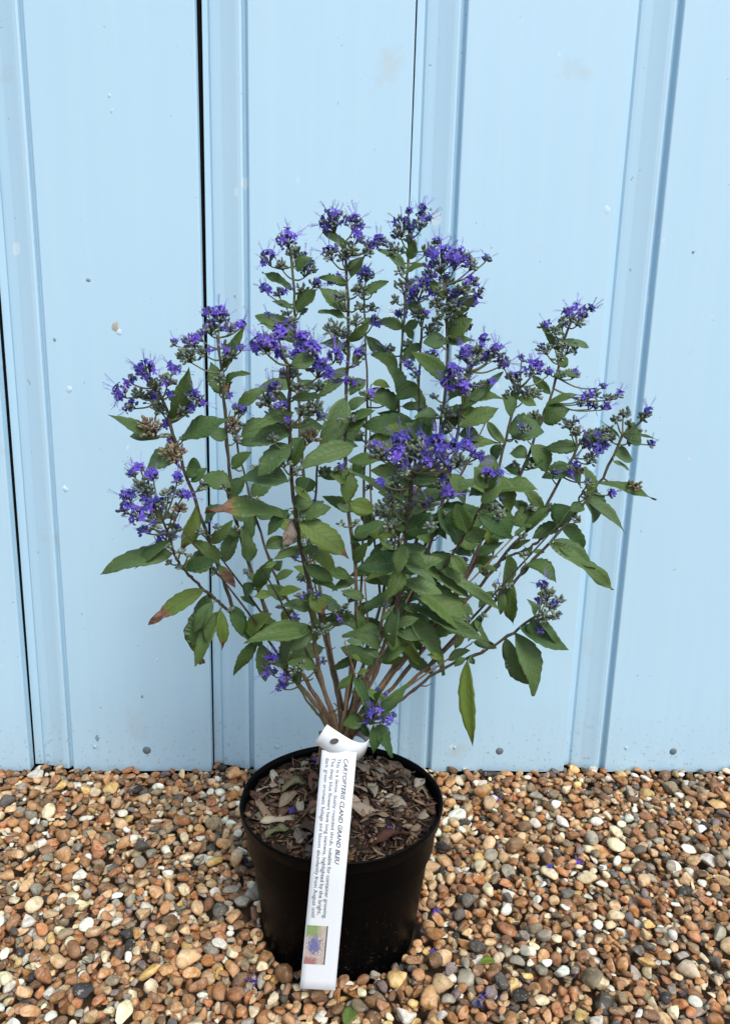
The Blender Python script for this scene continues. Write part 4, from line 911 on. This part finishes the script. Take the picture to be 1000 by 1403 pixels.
# printing on the strip: lines run down its length, letter tops to the right
def text_line(txt, s0, s1, t, hgt, shear=0., bold=0.):
    cu = bpy.data.curves.new('txt', 'FONT'); cu.body = txt; cu.size = 1; cu.shear = shear; cu.offset = bold; cu.resolution_u = 3
    ob = bpy.data.objects.new('txt', cu); col.objects.link(ob); bpy.context.view_layer.update()
    dg = bpy.context.evaluated_depsgraph_get(); me = bpy.data.meshes.new_from_object(ob.evaluated_get(dg)); bpy.data.objects.remove(ob)
    v = np.empty(len(me.vertices) * 3); me.vertices.foreach_get('co', v); v = v.reshape(-1, 3)
    x0, x1 = v[:, 0].min(), v[:, 0].max()
    nv_ = np.array([tagp(s0 + (s1 - s0) * (a - x0) / (x1 - x0), t + b * hgt, .0004) for a, b, _ in v])
    me.vertices.foreach_set('co', nv_.ravel()); me.materials.clear(); me.materials.append(M_INK); me.update()
    return link('text_line', me, tago)
ya = lambda y: (y - 1028) / 327
text_line('CARYOPTERIS CLAND GRAND BLEU', ya(1038), ya(1183), .66, .172, .30, .014)
text_line('This is a dense, bushy rounded shrub, suitable for container growing.', ya(1038), ya(1258), .465, .152, 0, .004)
text_line('The deep blue flowers have long stamens, highlighted by the bright,', ya(1038), ya(1253), .30, .152, 0, .004)
text_line('dark green aromatic foliage and bloom abundantly from August until', ya(1038), ya(1257), .135, .152, 0, .004)
m = MB(); vs = []; uv = []
for i in range(7):
    for j in range(5): vs.append(tagp(ya(1268) + (ya(1321) - ya(1268)) * i / 6, .035 + .60 * j / 4, .0004)); uv.append((j / 4, 1 - i / 6))
m.add(vs, [(i * 5 + j, (i + 1) * 5 + j, (i + 1) * 5 + j + 1, i * 5 + j + 1) for i in range(6) for j in range(4)], 0, (1, 1, 1), uv)
link('printed_picture', m.mesh('printed_picture', [M_PRINT]), tago)

# ------------------------------------------------------------------ fallen bits on the gravel and compost
r = random.Random(21)
FALL = [(480,1117),(345,1342),(340,1345),(795,1180),(792,1183),(752,1195),(683,1100),(655,1383),(660,1375),(685,1365),(597,1255),(592,1305),(350,1338)]
for i, (a, b) in enumerate(FALL):
    p = CAM + ray(a, b) * ((0 - CAM[2]) / ray(a, b)[2])
    o = link('fallen_floret', FL[i % 7]); z = gz(p[0], p[1]) + .0012
    o.matrix_world = Matrix.Translation((p[0], p[1], z)) @ Matrix.Rotation(r.uniform(0, 6.28), 4, 'Z') @ Matrix.Rotation(r.uniform(1.1, 1.8), 4, 'X') @ Matrix.Scale(.0058, 4)
    tag(o, 'small fallen violet floret lying on the gravel', 'floret', 'fallen florets on the gravel')
for i, (a, b) in enumerate([(400, 1112), (535, 1137), (432, 1045)]):
    p = CAM + ray(a, b) * ((.14 - CAM[2]) / ray(a, b)[2])
    o = link('fallen_floret', FL[i]); o.matrix_world = Matrix.Translation((p[0], p[1], soilz(p[0], p[1]) + .0035)) @ Matrix.Rotation(1.3, 4, 'X') @ Matrix.Scale(.0060, 4)
    tag(o, 'small fallen violet floret lying on the compost', 'floret', 'fallen florets on the compost')
for a, b, L, W, yw, kind, lab in ((668, 1320, .017, .009, .3, 'y', 'small fallen yellow leaf lying on the gravel'), (478, 1394, .024, .013, 1.2, 'y', 'small fallen green leaf on the gravel in front of the pot')):
    p = CAM + ray(a, b) * ((0 - CAM[2]) / ray(a, b)[2]); vs, uv, bw = leaf_grid(L, W, .08, .3, 0, .0, .04, .05, 3, N=12); vs[:, 0] -= L / 2
    M4 = np.array(Matrix.Rotation(yw, 4, 'Z') @ Matrix.Rotation(.25, 4, 'X')); m = MB(); leaf_mesh(m, M4, vs, uv, bw, .7, 1.0 if 'yellow' in lab else .55, .0004, 12)
    o = link('fallen_leaf', m.mesh('fallen_leaf', [M_LEAF, M_LEAFU])); o.location = (p[0], p[1], gz(p[0], p[1]) + .002); tag(o, lab, 'leaf')
